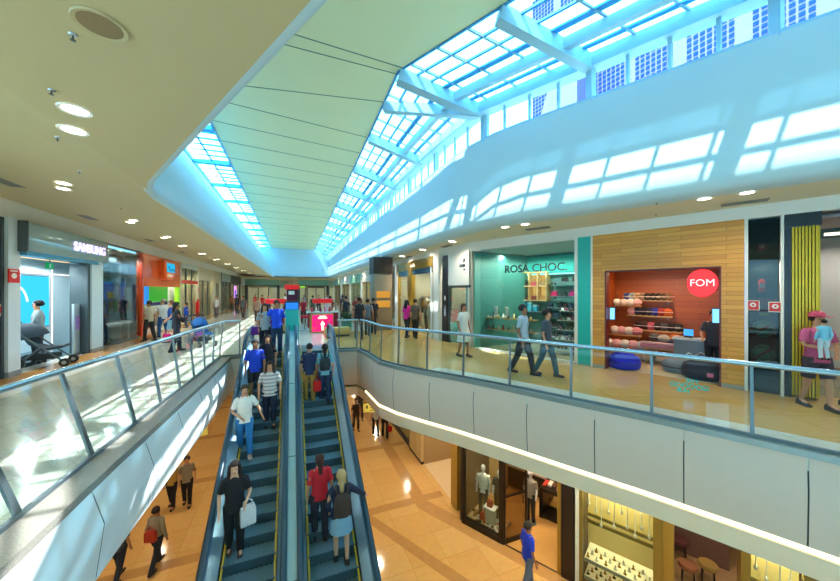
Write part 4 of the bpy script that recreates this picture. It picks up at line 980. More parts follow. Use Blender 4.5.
# ---------------- far shops on this side
for i, (x0, x1, wallc, headc, light) in enumerate(((21.5,25.6,'#6a563c','#2a2320',40),(16.5,21.3,'#b9a888','#cfc8b4',55),(11,16.3,'#8d9a84','#7fae90',55),(5,10.8,'#a89878','#d8d0bc',60),(-2,4.8,'#988a6c','#8fae9c',60))):
    room(f'wall_far_shop', RA, x0, x1, 2.6, 0, 3.2, mat(f'far_shop_wall_{i}', wallc, 0.6))
    fr_ = RA.root('shopfront', ['dark-headed shopfront next to the gold-headed fashion shop','beige shopfront behind the dark-topped pillar','green-headed shopfront further along the far walkway','cream shopfront near the end of the mall','pale green shopfront at the very end of the mall'][i], 'shopfront', x0, 0, 0)
    L = x1-x0
    MB().box(0,L,-0.04,0.08,2.55,3.26).build('header', mat(f'far_header_{i}', headc, 0.5), fr_)
    MB().box(0.1,L-0.1,-0.006,0.006,0.05,2.55).build('glass_pane', SHOPGLASS, fr_)
    MB().box(-0.12,0.1,-0.06,0.1,0,3.26).build('pier', WHITE if i else BLACK, fr_); MB().box(L-0.1,L+0.2,-0.06,0.1,0,3.26).build('pier', WHITE, fr_)
    for q in (0.35, 0.7): MB().box(L*q-0.03,L*q+0.03,-0.03,0.03,0,2.55).build('mullion', DSTEEL, fr_)
    un = RA.root('display_unit', ['warm lit shelf unit in the dark-headed shop','shelf unit in the beige shop','shelf unit in the green-headed shop','shelf unit in the cream shop','shelf unit in the pale green shop'][i], 'shelf unit', (x0+x1)/2, 2.2, 0)
    for j in range(4): MB().box(-L*0.4,L*0.4,0,0.35,0.4+0.5*j,0.44+0.5*j).build('board', MATS['shelf_wood'], un)
    MB().box(-L*0.4,L*0.4,0.35,0.38,0.1,2.2).build('lit_back', emission('shelf_glow', '#ffd48a', 1.1), un)
    wlight(RA, (x0+x1)/2, 1.0, 3.1, light*1.6)
pl = empty('product_pillar', (4.05,15.3,0), 0, 'square pillar with a dark top band and lit product niches', 'pillar')
MB().bevbox(-0.45,0.45,-0.45,0.45,0,2.7,0.05).build('shaft', mat('taupe_pillar', '#8a7a62', 0.4), pl, 40)
MB().box(-0.47,0.47,-0.47,0.47,2.7,3.5).build('top_band', mat('pillar_top', '#2a2019', 0.5), pl)
for z in (1.55, 1.1): MB().box(-0.33,0.33,-0.47,-0.445,z,z+0.32).build('lit_niche', emission('niche_glow', '#e0a040', 0.8), pl)
# ------------------------------------------------------------------ shops along the opposite walkway
hd = tag(LF.root('wall_shop_header_left', None, None), kind='structure')
MB().box(-4,60,-0.02,0.1,3.48,3.95).build('band', WHITE, hd)
# nearest, dark glass shop
room('wall_dark_shop', LF, 4.0, 9.75, 1.5, 0, 3.4, mat('dark_shop_wall', '#4b4f50', 0.6))
d0 = LF.root('dark_shopfront', 'dark glass shopfront with red goods nearest the camera, beside the white pier', 'shopfront', 4.0)
MB().box(0,5.7,-0.006,0.006,0.05,3.44).build('glass_pane', DARKGLASS, d0); MB().box(0,5.75,-0.03,0.03,3.40,3.48).box(5.68,5.75,-0.03,0.03,0,3.44).build('frame', DSTEEL, d0)
cs = LF.root('display_screen', 'cyan screen with a red spot high in the dark glass shop', 'screen', 9.45, 0.25, 2.9)
MB().box(-0.3,0.2,0,0.04,-0.42,0.42).build('screen_housing', BLACK, cs); MB().box(-0.28,0.18,-0.01,0,-0.4,0.4).build('screen_face', emission('cyan_screen', '#28c4dc', 1.2), cs)
MB().ell((0.08,-0.012,0.02),(0.08,0.01,0.08),12,6).build('red_spot', RED, cs, 60)
for i in range(5):
    o = LF.root('red_garment', 'red garment hanging behind the dark glass of the nearest shop', 'garment', 8.4+0.26*i, 0.7, 1.0, 'red garments in the dark shop')
    MB().loft([[(-0.1*w,-0.14,zz),(0.1*w,-0.14,zz),(0.1*w,0.14,zz),(-0.1*w,0.14,zz)] for w, zz in ((0.9,-0.6),(0.8,0.0),(1.0,0.3),(0.3,0.4))]).build('fabric', cloth('#c02222'), o, 50)
    MB().tube([(0,-0.12,0.38),(0,0,0.46),(0,0.12,0.38)], 0.008, 6).build('hanger', DSTEEL, o)
o = LF.root('garment_rail', 'steel rail of red garments in the nearest dark shop', 'rail', 8.9, 0.7, 1.46)
MB().tube([(-0.7,0,0),(0.8,0,0)], 0.015, 8).build('bar', STEEL, o)
for q in (-0.7,0.8): MB().tube([(q,0,0),(q,0,-1.46)], 0.015, 8).build('upright', STEEL, o)
wlight(LF, 8.8, 0.7, 3.3, 35)
wp = LF.root('white_pier', 'slim white pier between the dark glass shop and the phone shop', 'pier', 9.95)
MB().box(-0.18,0.16,-0.08,0.3,0,3.5).build('pier_body', mat('pier_white', '#dfe9ea', 0.35, vary=0.03), wp); MB().box(-0.19,0.17,-0.09,0.3,0,0.12).build('plinth', mat('grey_plinth2', '#8d9494', 0.4), wp)
r = LF.root('fire_sign', 'red square fire sign projecting from the slim white pier', 'sign', 9.72, -0.2, 2.22)
MB().box(-0.14,0.16,0,0.02,-0.15,0.15).build('plate', RED, r); MB().lathe([(0.0,0),(0.07,0.0)],12)
MB().loft([[(0.07*math.cos(a),yy,0.06*math.sin(a)) for a in [2*PI*i/14 for i in range(14)]] for yy in (0,-0.006)]).build('white_disc', WHITE, r); MB().box(-0.1,0.1,-0.004,0,0.09,0.12).build('white_line', WHITE, r)
r = LF.root('small_notice', 'small white notice with a red mark on the dark glass beside the pier', 'notice', 9.62, -0.02, 1.48)
MB().box(-0.05,0.09,0,0.01,-0.13,0.13).build('sheet', WHITE, r); MB().box(-0.02,0.06,-0.003,0,-0.06,0.08).build('red_mark', RED, r)

# ---- phone shop
PW = mat('phone_shop_white', '#cfe6ec', 0.35, vary=0.03)
room('wall_phone_shop', LF, 9.9, 15.6, 1.75, 0, 2.9, mat('phone_shop_wall', '#bfd6dc', 0.4), mat('phone_floor', '#2f5a66', 0.12), mat('phone_ceiling', '#dfeaea', 0.5), front=0.3)
ps = LF.root('phone_shopfront', 'pale blue phone shopfront with a projecting header and glowing letters', 'shopfront', 0)
MB().bevbox(10.05,13.5,-0.22,0.1,2.80,3.46,0.015).build('header', mat('header_glass', '#a9c6cc', 0.08, 0.3, vary=0.05, scale=1.5), ps, 40)
MB().box(10.02,10.07,-0.24,0.1,2.78,3.48).build('header_end', DSTEEL, ps)
MB().box(10.08,13.0,-0.20,0.12,2.70,2.80).build('lower_trim', mat('blue_trim', '#4f8ea6', 0.25, 0.5), ps)
MB().box(12.85,13.48,-0.1,0.4,0.1,2.80).build('pier', PW, ps); MB().box(12.84,13.49,-0.105,0.4,0,0.1).build('plinth', MATS['grey_plinth2'], ps)
MB().box(12.72,12.85,-0.06,0.35,0,2.70).build('dark_jamb', mat('slate_jamb', '#33454c', 0.35), ps)
textobj('lettering', 'SAMSUNG', 0.34, emission('lilac_letters', '#d9c8ff', 1.6), ps, (12.5,-0.24,3.12), sx=1.02, bold=0.008)
bs = LF.root('video_wall', 'large bright blue screen with white lettering blur in the phone shop', 'screen', 13.68, 1.68, 1.55)
MB().box(-0.74,0.74,0,0.05,-0.82,0.82).build('screen_housing', BLACK, bs); MB().box(-0.72,0.72,-0.01,0,-0.8,0.8).build('screen_face', emission('sky_screen', '#38c0f4', 1.25), bs)
MB().tube([(-0.72+0.5*math.cos(a),-0.012,-0.1+0.6*math.sin(a)) for a in [0.2+1.0*i/8 for i in range(9)]], 0.03, 6).build('white_arc', emission('soft_white', '#ffffff', 1.2), bs)
MB().box(0.0,0.5,-0.014,-0.009,-0.05,0.0).box(0.02,0.4,-0.014,-0.009,-0.13,-0.09).build('text_lines', MATS['soft_white'], bs)
ls = LF.root('light_line', 'thin vertical white light line beside the blue screen', 'light', 14.55, 1.66, 0)
MB().box(-0.02,0.02,0,0.03,0.05,2.6).build('strip', MATS['soft_white'], ls); MB().box(-1.6,1.0,0,0.03,2.42,2.46).build('cross_strip', MATS['soft_white'], ls)
wl = LF.root('wood_ceiling_light', 'long warm lit ceiling slot inside the phone shop', 'ceiling light', 12.4, 0.9, 2.80)
MB().box(-1.6,1.6,-0.12,0.12,0,0.05).build('diffuser', emission('warm_slot', '#ffd9a0', 1.6), wl); MB().box(-1.65,1.65,-0.16,0.16,0.05,0.08).build('housing', WHITE, wl)
ex = LF.root('exit_sign', 'small green exit sign inside the phone shop below its header', 'sign', 12.0, 0.4, 2.58)
MB().box(-0.13,0.13,0,0.03,-0.08,0.08).build('plate', emission('exit_green', '#18a058', 0.8), ex); MB().box(-0.03,0.03,-0.004,0,-0.05,0.05).build('white_figure', WHITE, ex); MB().box(-0.01,0.01,0.0,0.02,0.08,0.2).build('hanger', DSTEEL, ex)
st = LF.root('info_stand', 'tall grey display stand with a violet picture at the phone shop entrance', 'stand', 12.62, 0.15, 0)
MB().bevbox(-0.16,0.2,-0.03,0.03,0.04,1.5,0.01).build('panel', mat('stand_grey', '#b9cbd2', 0.25, 0.4), st, 40); MB().box(-0.1,0.14,-0.036,-0.03,0.75,1.15).build('violet_picture', cloth('#8a6aa8'), st); MB().box(-0.18,0.22,-0.1,0.1,0,0.04).build('base', DSTEEL, st)
for x, y in ((11.0,0.9),(12.2,1.0),(13.6,0.9)): wlight(LF, x, y, 2.78, 130, (.86,.97,1))

# ---- dark glass shop with blue band
room('wall_blue_shop', LF, 13.55, 16.55, 0.58, 0, 3.3, mat('blue_shop_wall', '#56686e', 0.6))
d1 = LF.root('reflective_shopfront', 'tall reflective glass shopfront with a blue band between the phone shop and the orange shop', 'shopfront', 13.5)
MB().box(0.02,2.95,-0.006,0.006,0.05,3.46).build('glass_pane', glass('reflective_glass', '#d4e2e4', 0.16), d1); MB().box(0,3.0,-0.03,0.03,3.44,3.50).box(0,3.0,-0.03,0.03,0,0.05).box(0,0.03,-0.03,0.03,0.05,3.44).box(2.97,3.0,-0.03,0.03,0.05,3.44).build('frame', DSTEEL, d1)
bb = LF.root('blue_backdrop', 'blue illuminated backdrop band inside the reflective glass shop', 'backdrop panel', 13.6, 0.5, 0)
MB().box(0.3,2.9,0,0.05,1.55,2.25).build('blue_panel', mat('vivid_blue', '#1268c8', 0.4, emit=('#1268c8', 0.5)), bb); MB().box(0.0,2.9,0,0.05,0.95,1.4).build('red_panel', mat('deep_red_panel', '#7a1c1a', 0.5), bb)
MB().box(1.6,2.0,-0.01,0,1.6,1.85).build('yellow_patch', cloth('#e8c82a'), bb)
for i in range(7):
    o = LF.root('display_garment', f'{["white","yellow","blue","grey","green","pink","navy"][i]} garment hung in the row under the blue backdrop band', 'garment', 13.9+0.36*i, 0.34, 1.42)
    MB().loft([[(-0.12*w,-0.05,zz),(0.12*w,-0.05,zz),(0.12*w,0.05,zz),(-0.12*w,0.05,zz)] for w, zz in ((0.9,-0.35),(0.8,-0.05),(1.0,0.06),(0.3,0.12))]).build('fabric', cloth(['#e8e8e4','#d8c84a','#3a78c0','#8a9296','#5aa07a','#d88aa0','#243a6a'][i]), o, 50)
    MB().tube([(-0.1,0,0.1),(0,0,0.17),(0.1,0,0.1)], 0.008, 6).build('hanger', DSTEEL, o)
tbl = LF.root('display_table', 'pale display table behind the reflective glass front', 'table', 15.2, 0.3, 0)
MB().box(-0.8,0.9,-0.15,0.15,0.66,0.72).build('table_top', mat('table_white', '#e6efec', 0.3), tbl)
for a in (-0.7,0.8):
    for b_ in (-0.12,0.12): MB().box(a-0.025,a+0.025,b_-0.025,b_+0.025,0,0.66).build('leg', MATS['table_white'], tbl)
wlight(LF, 14.6, 0.25, 3.2, 80, (.9,.97,1)); wlight(LF, 15.8, 0.25, 3.2, 80, (.9,.97,1))

# ---- orange-headed shop
room('wall_orange_shop', LF, 16.6, 21.4, 2.6, 0, 3.3, mat('orange_shop_wall', '#5a6a78', 0.6), mat('orange_shop_floor', '#c9c4b2', 0.15))
og = LF.root('orange_shopfront', 'shopfront with a glossy orange header and a rounded orange logo box', 'shopfront', 0)
MB().box(16.5,21.3,-0.06,0.1,2.08,3.46).build('header', mat('gloss_orange', '#e8683a', 0.12, vary=0.06, scale=1), og)
MB().box(16.45,16.62,-0.08,0.12,0,3.46).build('orange_jamb', mat('dark_orange', '#d8481a', 0.3), og)
MB().box(16.62,16.66,-0.085,0.12,0,1.3).build('green_jamb', mat('lime_edge', '#4ac42a', 0.4), og)
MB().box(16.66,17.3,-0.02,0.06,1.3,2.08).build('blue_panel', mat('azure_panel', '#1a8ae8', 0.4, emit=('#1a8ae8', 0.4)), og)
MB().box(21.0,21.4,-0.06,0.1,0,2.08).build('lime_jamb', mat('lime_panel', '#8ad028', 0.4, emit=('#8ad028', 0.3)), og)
lg = LF.root('logo_box', 'rounded orange logo box with a cyan face on the orange header', 'sign', 18.9, -0.12, 2.85)
MB().loft([[(x*q,yy,z*q) for x, z in [(-0.7,0.44),(0.7,0.44),(0.7,-0.1),(0.6,-0.32),(0.35,-0.44),(-0.35,-0.44),(-0.6,-0.32),(-0.7,-0.1)]] for yy, q in ((0.06,1),(-0.18,1),(-0.2,0.96))]).build('body', mat('logo_orange', '#f0641e', 0.3, vary=0), lg, 40)
MB().box(-0.45,0.62,-0.215,-0.2,-0.08,0.36).build('cyan_face', emission('cyan_face', '#30b4e0', 1.0), lg)
MB().bevbox(-0.4,0.3,-0.212,-0.2,-0.3,-0.16,0.005).build('pale_print', cloth('#ffe0c8'), lg)
MB().tube([(-0.3,-0.22,0.2),(0.0,-0.22,0.0),(0.3,-0.22,0.1),(0.55,-0.22,-0.02)], 0.025, 6).build('dark_swash', cloth('#1a5a8a'), lg, 60)
gr = LF.root('green_display_board', 'vivid green panel inside the orange-headed shop', 'wall panel', 18.4, 0.4, 1.35)
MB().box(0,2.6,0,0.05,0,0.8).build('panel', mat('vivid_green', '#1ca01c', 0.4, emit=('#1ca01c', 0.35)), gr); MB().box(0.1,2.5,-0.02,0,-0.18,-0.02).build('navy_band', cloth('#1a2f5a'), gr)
for i in range(4):
    s = LF.root('price_screen', f'{["first","second","third","last"][i]} dark menu screen of the row beside the green panel', 'screen', 17.4+0.42*i, 0.9, 1.6)
    MB().box(-0.18,0.18,0,0.04,-0.25,0.25).build('screen_housing', BLACK, s); MB().box(-0.16,0.16,-0.01,0,-0.22,0.22).build('screen_face', emission('dim_screen', '#2a3a6a', 0.6), s)
ct2 = LF.root('counter', 'long counter with a pale band across the orange-headed shop', 'counter', 19.2, 1.2, 0)
MB().box(-1.8,1.8,-0.25,0.25,0,0.85).build('counter_body', cloth('#8a2a22'), ct2); MB().box(-1.85,1.85,-0.3,0.3,0.85,0.9).build('counter_top', WHITE, ct2)
for x in (17.6,19.0,20.4): wlight(LF, x, 0.8, 3.2, 75)

# ---- beyond
spec = [(21.4,25.0,'glass_shopfront','clear glass shopfront with a red band beyond the orange shop','#c6d2cc','#9fb0ac',3.2),
        (25.0,29.2,'beige_shopfront','beige stone shopfront beyond the red fire hydrant','#cdbfa0','#c4b490',2.6),
        (29.2,32.4,'lift_portal','beige portal with a tall closed doorway further along the walkway','#b9ab8e','#8f8168',2.5),
        (32.4,37.2,'glazed_shopfront','glazed shopfront with dark uprights beyond the beige portal','#8f9a94','#7a8480',2.7),
        (37.2,43.5,'dark_shopfront','dark shopfront with a bright pink and blue poster far along the walkway','#4a4440','#3a3430',2.6),
        (43.5,52,'far_shopfront','far pale shopfront with dark piers past the poster','#a9a698','#b4b09e',2.5),
        (52,59.5,'far_shopfront','furthest shopfront on the walkway of the orange-headed shop','#b8b0a0','#c0b8a4',2.5)]
for i, (x0, x1, nm, lab, hc_, wc, dz) in enumerate(spec):
    room('wall_side_shop', LF, x0, x1, 2.2, 0, 3.3, mat(f'side_shop_wall_{i}', wc, 0.6))
    f_ = LF.root(nm, lab, 'shopfront', x0)
    L = x1-x0
    MB().box(0,L,-0.05,0.08,dz,3.48).build('header', mat(f'side_header_{i}', hc_, 0.4), f_)
    MB().box(-0.1,0.12,-0.08,0.1,0,3.48).build('pier', mat(f'side_pier_{i}', ['#cdbfa0','#d8ccb0','#c8b894','#2f3432','#3c2418','#2c2a28','#bdb6a4'][i], 0.4), f_)
    if nm == 'lift_portal':
        MB().box(0.1,1.0,-0.06,0.1,0,dz).box(2.2,L,-0.06,0.1,0,dz).build('surround', MATS['side_header_2'], f_)
        MB().box(1.0,1.58,-0.01,0.02,0,dz).build('door_leaf', mat('door_taupe', '#7d6f58', 0.35, 0.2), f_); MB().box(1.62,2.2,-0.01,0.02,0,dz).build('door_leaf', MATS['door_taupe'], f_)
    else:
        MB().box(0.12,L,-0.006,0.006,0.05,dz).build('glass_pane', SHOPGLASS, f_)
        for q in (0.33,0.66): MB().box(L*q-0.04,L*q+0.04,-0.03,0.03,0,dz).build('mullion', DSTEEL, f_)
    if i == 0: MB().box(0.1,L-0.1,-0.07,-0.05,2.3,2.5).build('red_band', cloth('#d8483a'), f_)
    if nm != 'lift_portal':
        for j in range(3):
            b_ = LF.root('wall_display', f'{["pale","warm","grey"][j]} display panel inside the {lab.split(" shopfront")[0]} shop' if i < 5 else lab.replace('shopfront', ['pale display','warm display','grey display'][j] + ' panel in the shop'), 'display panel', x0+L*(0.2+0.3*j), 1.9, 0.4)
            MB().box(-L*0.11,L*0.11,0,0.05,0,1.9).build('panel', cloth(['#d8d4c6','#d8a45a','#8a9498'][j]), b_)
            for k in range(3): MB().box(-L*0.1,L*0.1,-0.22,0,0.3+0.55*k,0.34+0.55*k).build('shelf_board', WHITE, b_)
    wlight(LF, (x0+x1)/2, 0.9, 3.2, 110)
hy = LF.root('fire_hydrant', 'red fire hydrant cabinet column at the edge of the clear glass shop', 'hydrant', 24.7, -0.12, 0)
MB().box(-0.12,0.12,-0.06,0.1,0.5,1.15).build('cabinet', RED, hy); MB().lathe([(0.05,1.15),(0.06,1.3),(0.02,1.36)], 12).build('top_valve', RED, hy, 50); MB().box(-0.1,0.1,-0.05,0.1,0,0.5).build('stand', cloth('#b8322a'), hy)
firesign(LF, 24.9, 1.95, 'hydrant_sign', 'red and white hydrant sign above the red hydrant', -0.1, 0.14)
po = LF.root('light_poster', 'bright pink and blue lit poster on the far dark shopfront', 'poster', 39.6, -0.1, 0.35)
MB().box(-0.9,0.9,0,0.08,0,2.1).build('frame', DSTEEL, po); MB().box(-0.85,0.85,-0.01,0,0.05,2.05).build('poster_face', emission('poster_pink', '#e8a0e0', 1.2), po); MB().box(-0.4,0.3,-0.02,-0.01,0.3,1.6).build('blue_figure', emission('poster_blue', '#2a48d8', 1.0), po)
# ------------------------------------------------------------------ lower shops
LW = Frame((4.6,8.14),(7.9,2.05)); LZ = ZL
LAx = Frame((4.7,40.0),(4.7,8.65))          # lower shop line running away
CT = -1.42
def box_at(fr, name, *b, m=None, parent=None): return MB().box(*b).build(name, m, parent)
BRONZE = mat('dark_bronze', '#2b2018', 0.35, 0.4, vary=0.1)
room('wall_fashion_room', LW, -0.05, 3.05, 3.6, LZ, CT, mat('lower_room_wall', '#5a4630', 0.55), mat('lower_room_floor', '#cf9f5c', 0.14))
bf = LW.root('dark_framed_shopfront', 'dark bronze framed shopfront with a display window and open glass door', 'shopfront', 0, 0, LZ)
Z = CT-LZ
MB().box(-0.02,0.06,-0.05,0.08,0,Z).box(1.14,1.28,-0.05,0.08,0,Z).box(2.72,2.98,-0.05,0.25,0,Z).build('upright', BRONZE, bf)
MB().box(0,3.0,-0.06,0.08,2.42,Z).build('lintel', BRONZE, bf)
MB().box(0.0,1.2,-0.06,0.12,0,0.14).build('window_plinth', BRONZE, bf)
MB().box(0.06,1.14,-0.006,0.006,0.14,2.42).build('display_glass', SHOPGLASS, bf)
MB().box(2.62,2.70,-0.03,0.05,0,2.42).build('brass_trim', mat('brass_trim', '#b08a3a', 0.3, 0.6), bf)
MB().box(1.28,2.62,-0.02,0.03,-0.001,0.006).build('threshold', BRONZE, bf)
dr = MB(); a0 = Vector((1.28,0,0)); a1 = Vector((1.62,0.62,0))
leaf = MB().bar(a0+Vector((0,0,0.02)), a0+Vector((0,0,2.4)), 0.05, 0.05).bar(a1+Vector((0,0,0.02)), a1+Vector((0,0,2.4)), 0.05, 0.05).bar(a0+Vector((0,0,0.06)), a1+Vector((0,0,0.06)), 0.04, 0.12).bar(a0+Vector((0,0,2.36)), a1+Vector((0,0,2.36)), 0.04, 0.08).bar(a0+Vector((0,0,1.25)), a1+Vector((0,0,1.25)), 0.04, 0.05)
lf = leaf.build('door_leaf', BRONZE, bf)
MB().add([a0+Vector((0,0,0.1)), a1+Vector((0,0,0.1)), a1+Vector((0,0,2.34)), a0+Vector((0,0,2.34))], [(0,1,2,3)]).build('door_glass', glass('smoked_glass', '#9a8a74', 0.2), lf)
MB().tube([a1+Vector((-0.06,-0.06,0.9)), a1+Vector((-0.06,-0.06,1.4))], 0.015, 8).build('handle', STEEL, lf)
MB().box(0.06,1.12,0.08,0.75,0,0.12).build('display_floor', cloth('#c9b08a'), bf)
mq = mannequin(LW, 0.42, 0.42, LZ+0.12, 'mannequin in a white shirt and grey trousers in the lower display window', '#f2f0ea', '#5a5244', 1.5, 0.3)
mq2 = mannequin(LW, 0.86, 0.55, LZ+0.12, 'mannequin in dark clothes standing deeper in the lower display window', '#2a2622', '#1c1a18', 1.45)
mannequin(LW, 1.5, 1.25, LZ, 'mannequin in a pale shirt seen through the smoked door glass', '#8f897e', '#2c2824', 1.5)
pd = LW.root('display_plinth', 'small white plinth carrying a red box in the lower display window', 'plinth', 0.72, 0.3, LZ+0.12)
MB().box(-0.13,0.13,-0.1,0.1,0,0.45).build('plinth_body', cloth('#d8cdb8'), pd); MB().box(-0.17,0.17,-0.13,0.13,0.45,0.48).build('plinth_top', WHITE, pd)
rb_ = LW.root('red_gift_box', 'red gift box on the small white plinth of the lower display', 'box', 0.70, 0.3, LZ+0.60)
MB().box(-0.07,0.07,-0.06,0.06,0,0.12).build('carton', cloth('#c42a22'), rb_); MB().box(-0.075,0.075,-0.065,0.065,0.12,0.15).build('lid', cloth('#a81f1a'), rb_)
rs = LW.root('red_bag', 'red bag standing at the feet of the white-shirted mannequin', 'bag', 0.52, 0.22, LZ+0.12)
MB().loft([[(-0.09*q,-0.04*q,z),(0.09*q,-0.04*q,z),(0.09*q,0.04*q,z),(-0.09*q,0.04*q,z)] for q, z in ((1,0),(1.05,0.15),(0.7,0.26))]).build('bag_body', cloth('#d0281e'), rs, 40); MB().tube([(-0.05,0,0.25),(0,0,0.36),(0.05,0,0.25)], 0.01, 6).build('strap', cloth('#d0281e'), rs)
pc = ['#efe8da','#b07a4a','#3a2418','#c8a878','#e8dcc8','#7a2a20']; pn_ = ['cream','tan','dark brown','sand','ivory','dark red']
rr = random.Random(3)
for i in range(26):
    k = i % 6
    o = LW.root('display_shoe', f'{pn_[k]} shoe scattered on the floor of the lower display window', 'shoe', 0.14+0.92*rr.random(), 0.12+0.4*rr.random(), LZ+0.12, f'{pn_[k]} shoes in the lower display window'); o.rotation_euler[2] += rr.random()*6
    MB().loft([[(-w,yy,0),(w,yy,0),(w*0.8,yy,ht),(-w*0.8,yy,ht)] for yy, w, ht in ((0.09,0.03,0.07),(0.02,0.035,0.055),(-0.07,0.04,0.04),(-0.12,0.02,0.03))]).build('upper', cloth(pc[k]), o, 50)
    MB().box(-0.032,0.032,-0.11,0.09,-0.012,0.0).build('sole', cloth('#2a1d16'), o)
tb2 = LW.root('display_table', 'dark open-sided table with red and white goods inside the lower shop', 'table', 2.15, 1.9, LZ)
MB().box(-0.5,0.6,-0.3,0.3,0.80,0.90).build('table_top', BRONZE, tb2)
for q in (-0.47,0.57): MB().box(q-0.05,q+0.05,-0.3,0.3,0,0.8).build('leg', BRONZE, tb2)
MB().box(-0.5,0.6,-0.28,0.28,0.02,0.10).build('lower_board', BRONZE, tb2)
for i in range(8):
    o = LW.root('folded_garment', f'{["red","white","brown","pink"][i%4]} folded garment on the dark table of the lower shop', 'garment', 1.74+0.13*i, 1.9, LZ+0.90, f'{["red","white","brown","pink"][i%4]} folded garments on the dark table')
    MB().bevbox(-0.055,0.055,-0.2+0.05*(i%3),0.12,0,0.06+0.03*(i%2),0.015).build('fold', cloth(['#b8382a','#e8e2d6','#6a4230','#d89a8a'][i%4]), o, 50)
sb = LW.root('side_bench', 'dark low display counter along the far wall of the lower shop', 'counter', 1.1, 2.6, LZ)
MB().box(-0.8,0.6,-0.25,0.25,0.1,0.75).build('counter_body', BRONZE, sb); MB().box(-0.82,0.62,-0.27,0.27,0.75,0.8).build('counter_top', cloth('#b8a890'), sb)
wlight(LW, 0.6, 0.3, CT-0.05, 75, (1,.8,.55)); wlight(LW, 2.0, 1.0, CT-0.05, 60, (1,.78,.5)); wlight(LW, 1.8, 2.4, CT-0.05, 55, (1,.78,.5))

# jewellery shop: lit window with hanging cords
room('wall_jewel_room', LW, 3.08, 11.0, 3.6, LZ, CT, mat('jewel_room_wall', '#8a6f42', 0.55), mat('jewel_room_floor', '#a88660', 0.2))
jf = LW.root('jewellery_shopfront', 'brass framed jewellery shopfront with lit windows and a doorway', 'shopfront', 0, 0, LZ)
BR2 = mat('olive_brass', '#8a7334', 0.3, 0.5, vary=0.1)
MB().box(3.02,3.10,-0.06,0.1,0,Z).build('white_jamb', cloth('#d8d4c0'), jf)
MB().box(3.10,3.16,-0.04,0.1,0,Z).box(4.46,4.60,-0.06,0.5,0,Z).box(5.70,5.82,-0.06,0.5,0,Z).box(6.42,6.52,-0.05,0.1,0,Z).build('upright', BR2, jf)
MB().box(3.1,6.5,-0.05,0.08,2.62,Z).build('lintel', cloth('#3a3020'), jf)
MB().box(4.60,4.78,0.05,0.45,0,2.62).build('gold_reveal', mat('gold_reveal', '#a8863a', 0.3, 0.4), jf)
MB().box(3.16,4.46,-0.006,0.006,0.1,2.62).build('glass_pane', SHOPGLASS, jf); MB().box(5.82,6.42,-0.006,0.006,0.1,2.62).build('glass_pane', SHOPGLASS, jf)
MB().box(3.12,4.5,0.72,0.76,0.0,2.7).box(5.78,6.5,0.72,0.76,0,2.7).build('display_back', mat('display_cream', '#e8c878', 0.5), jf)
def display(x0, x1, tag_, dense):
    for j, z in enumerate((0.62, 0.22)):
        s_ = LW.root('display_shelf', f'{["upper","lower"][j]} lit glass shelf of jewellery in the {tag_} window', 'shelf', (x0+x1)/2, 0.08, LZ+z)
        w = (x1-x0)/2
        MB().box(-w,w,0,0.58,-0.03,0).build('board', mat('lit_shelf', '#f4e6bc', 0.3, emit=('#ffe6a8', 0.25)), s_)
        MB().box(-w,w,-0.02,0.0,-0.06,0.01).build('metal_edge', STEEL, s_)
        n = int(dense*(x1-x0))
        for i in range(n):
            x = x0+0.06+(x1-x0-0.12)*i/(max(n-1,1)); y = 0.16+0.13*(i % 3)
            k = (i*2+j) % 4
            o = LW.root('jewel_stand', f'{["gold","black","cream","orange"][k]} jewellery stand on the {["upper","lower"][j]} shelf of the {tag_} window', 'jewellery stand', x, y, LZ+z, f'{["gold","black","cream","orange"][k]} stands on the {["upper","lower"][j]} shelf, {tag_} window')
            MB().lathe([(0.035,0),(0.035,0.012),(0.012,0.03),(0.018,0.07),(0.004,0.10)], 8).build('stand', cloth(['#b8862a','#1f1a16','#f4ead0','#d08a4a'][k]), o, 60)
            MB().ell((0,-0.02,0.06),(0.012,0.008,0.012),6,4).build('jewel', mat('jewel_gold','#e0b040',0.2,0.9), o)
    g_ = LW.root('hanging_rail', f'double gold rail hanging across the {tag_} window', 'rail', (x0+x1)/2, 0.4, LZ+1.42)
    w = (x1-x0)/2
    MB().box(-w,w,-0.02,0.02,0.0,0.07).build('upper_bar', BR2, g_); MB().box(-w,w,-0.02,0.02,-0.16,-0.09).build('lower_bar', BR2, g_)
    n = int((x1-x0)*8)
    for i in range(n):
        x = x0+0.07+(x1-x0-0.14)*i/(n-1); ln = 0.75+0.5*((i*7)%5)/5
        o = LW.root('pendant_string', f'white cord with a pendant hanging in the {tag_} window', 'cord', x, 0.2+0.12*(i%2), LZ+2.6, f'white cords in the {tag_} window')
        MB().tube([(0,0,0.02),(0.01,0,-ln*0.5),(0,0,-ln)], 0.009, 6).build('cord', cloth('#efe8d4'), o, 60); MB().ell((0,0,-ln-0.03),(0.03,0.02,0.045),8,6).build('pendant', cloth('#e8dcc0'), o, 60)
    wlight(LW, (x0+x1)/2, 0.35, LZ+2.58, 80, (1,.88,.58))
display(3.18, 4.44, 'wide jewellery', 16)
display(5.84, 6.40, 'narrow jewellery', 16)
for i, (x, y, c) in enumerate(((5.0,1.6,'#7a4a2a'),(5.35,1.9,'#9a7a3a'),(4.85,2.4,'#5a2a2a'))):
    s_ = LW.root('stool', ['brown upholstered stool just inside the jewellery doorway','mustard stool beside the brown one in the jewellery shop','dark red stool at the back of the jewellery shop'][i], 'stool', x, y, LZ)
    MB().lathe([(0.17,0.38),(0.19,0.42),(0.17,0.48),(0.05,0.5)], 16).build('seat', cloth(c), s_, 60)
    for q in range(4): MB().tube([(0.13*math.cos(q*PI/2+.8),0.13*math.sin(q*PI/2+.8),0.4),(0.16*math.cos(q*PI/2+.8),0.16*math.sin(q*PI/2+.8),0)], 0.015, 6).build('leg', BRONZE, s_)
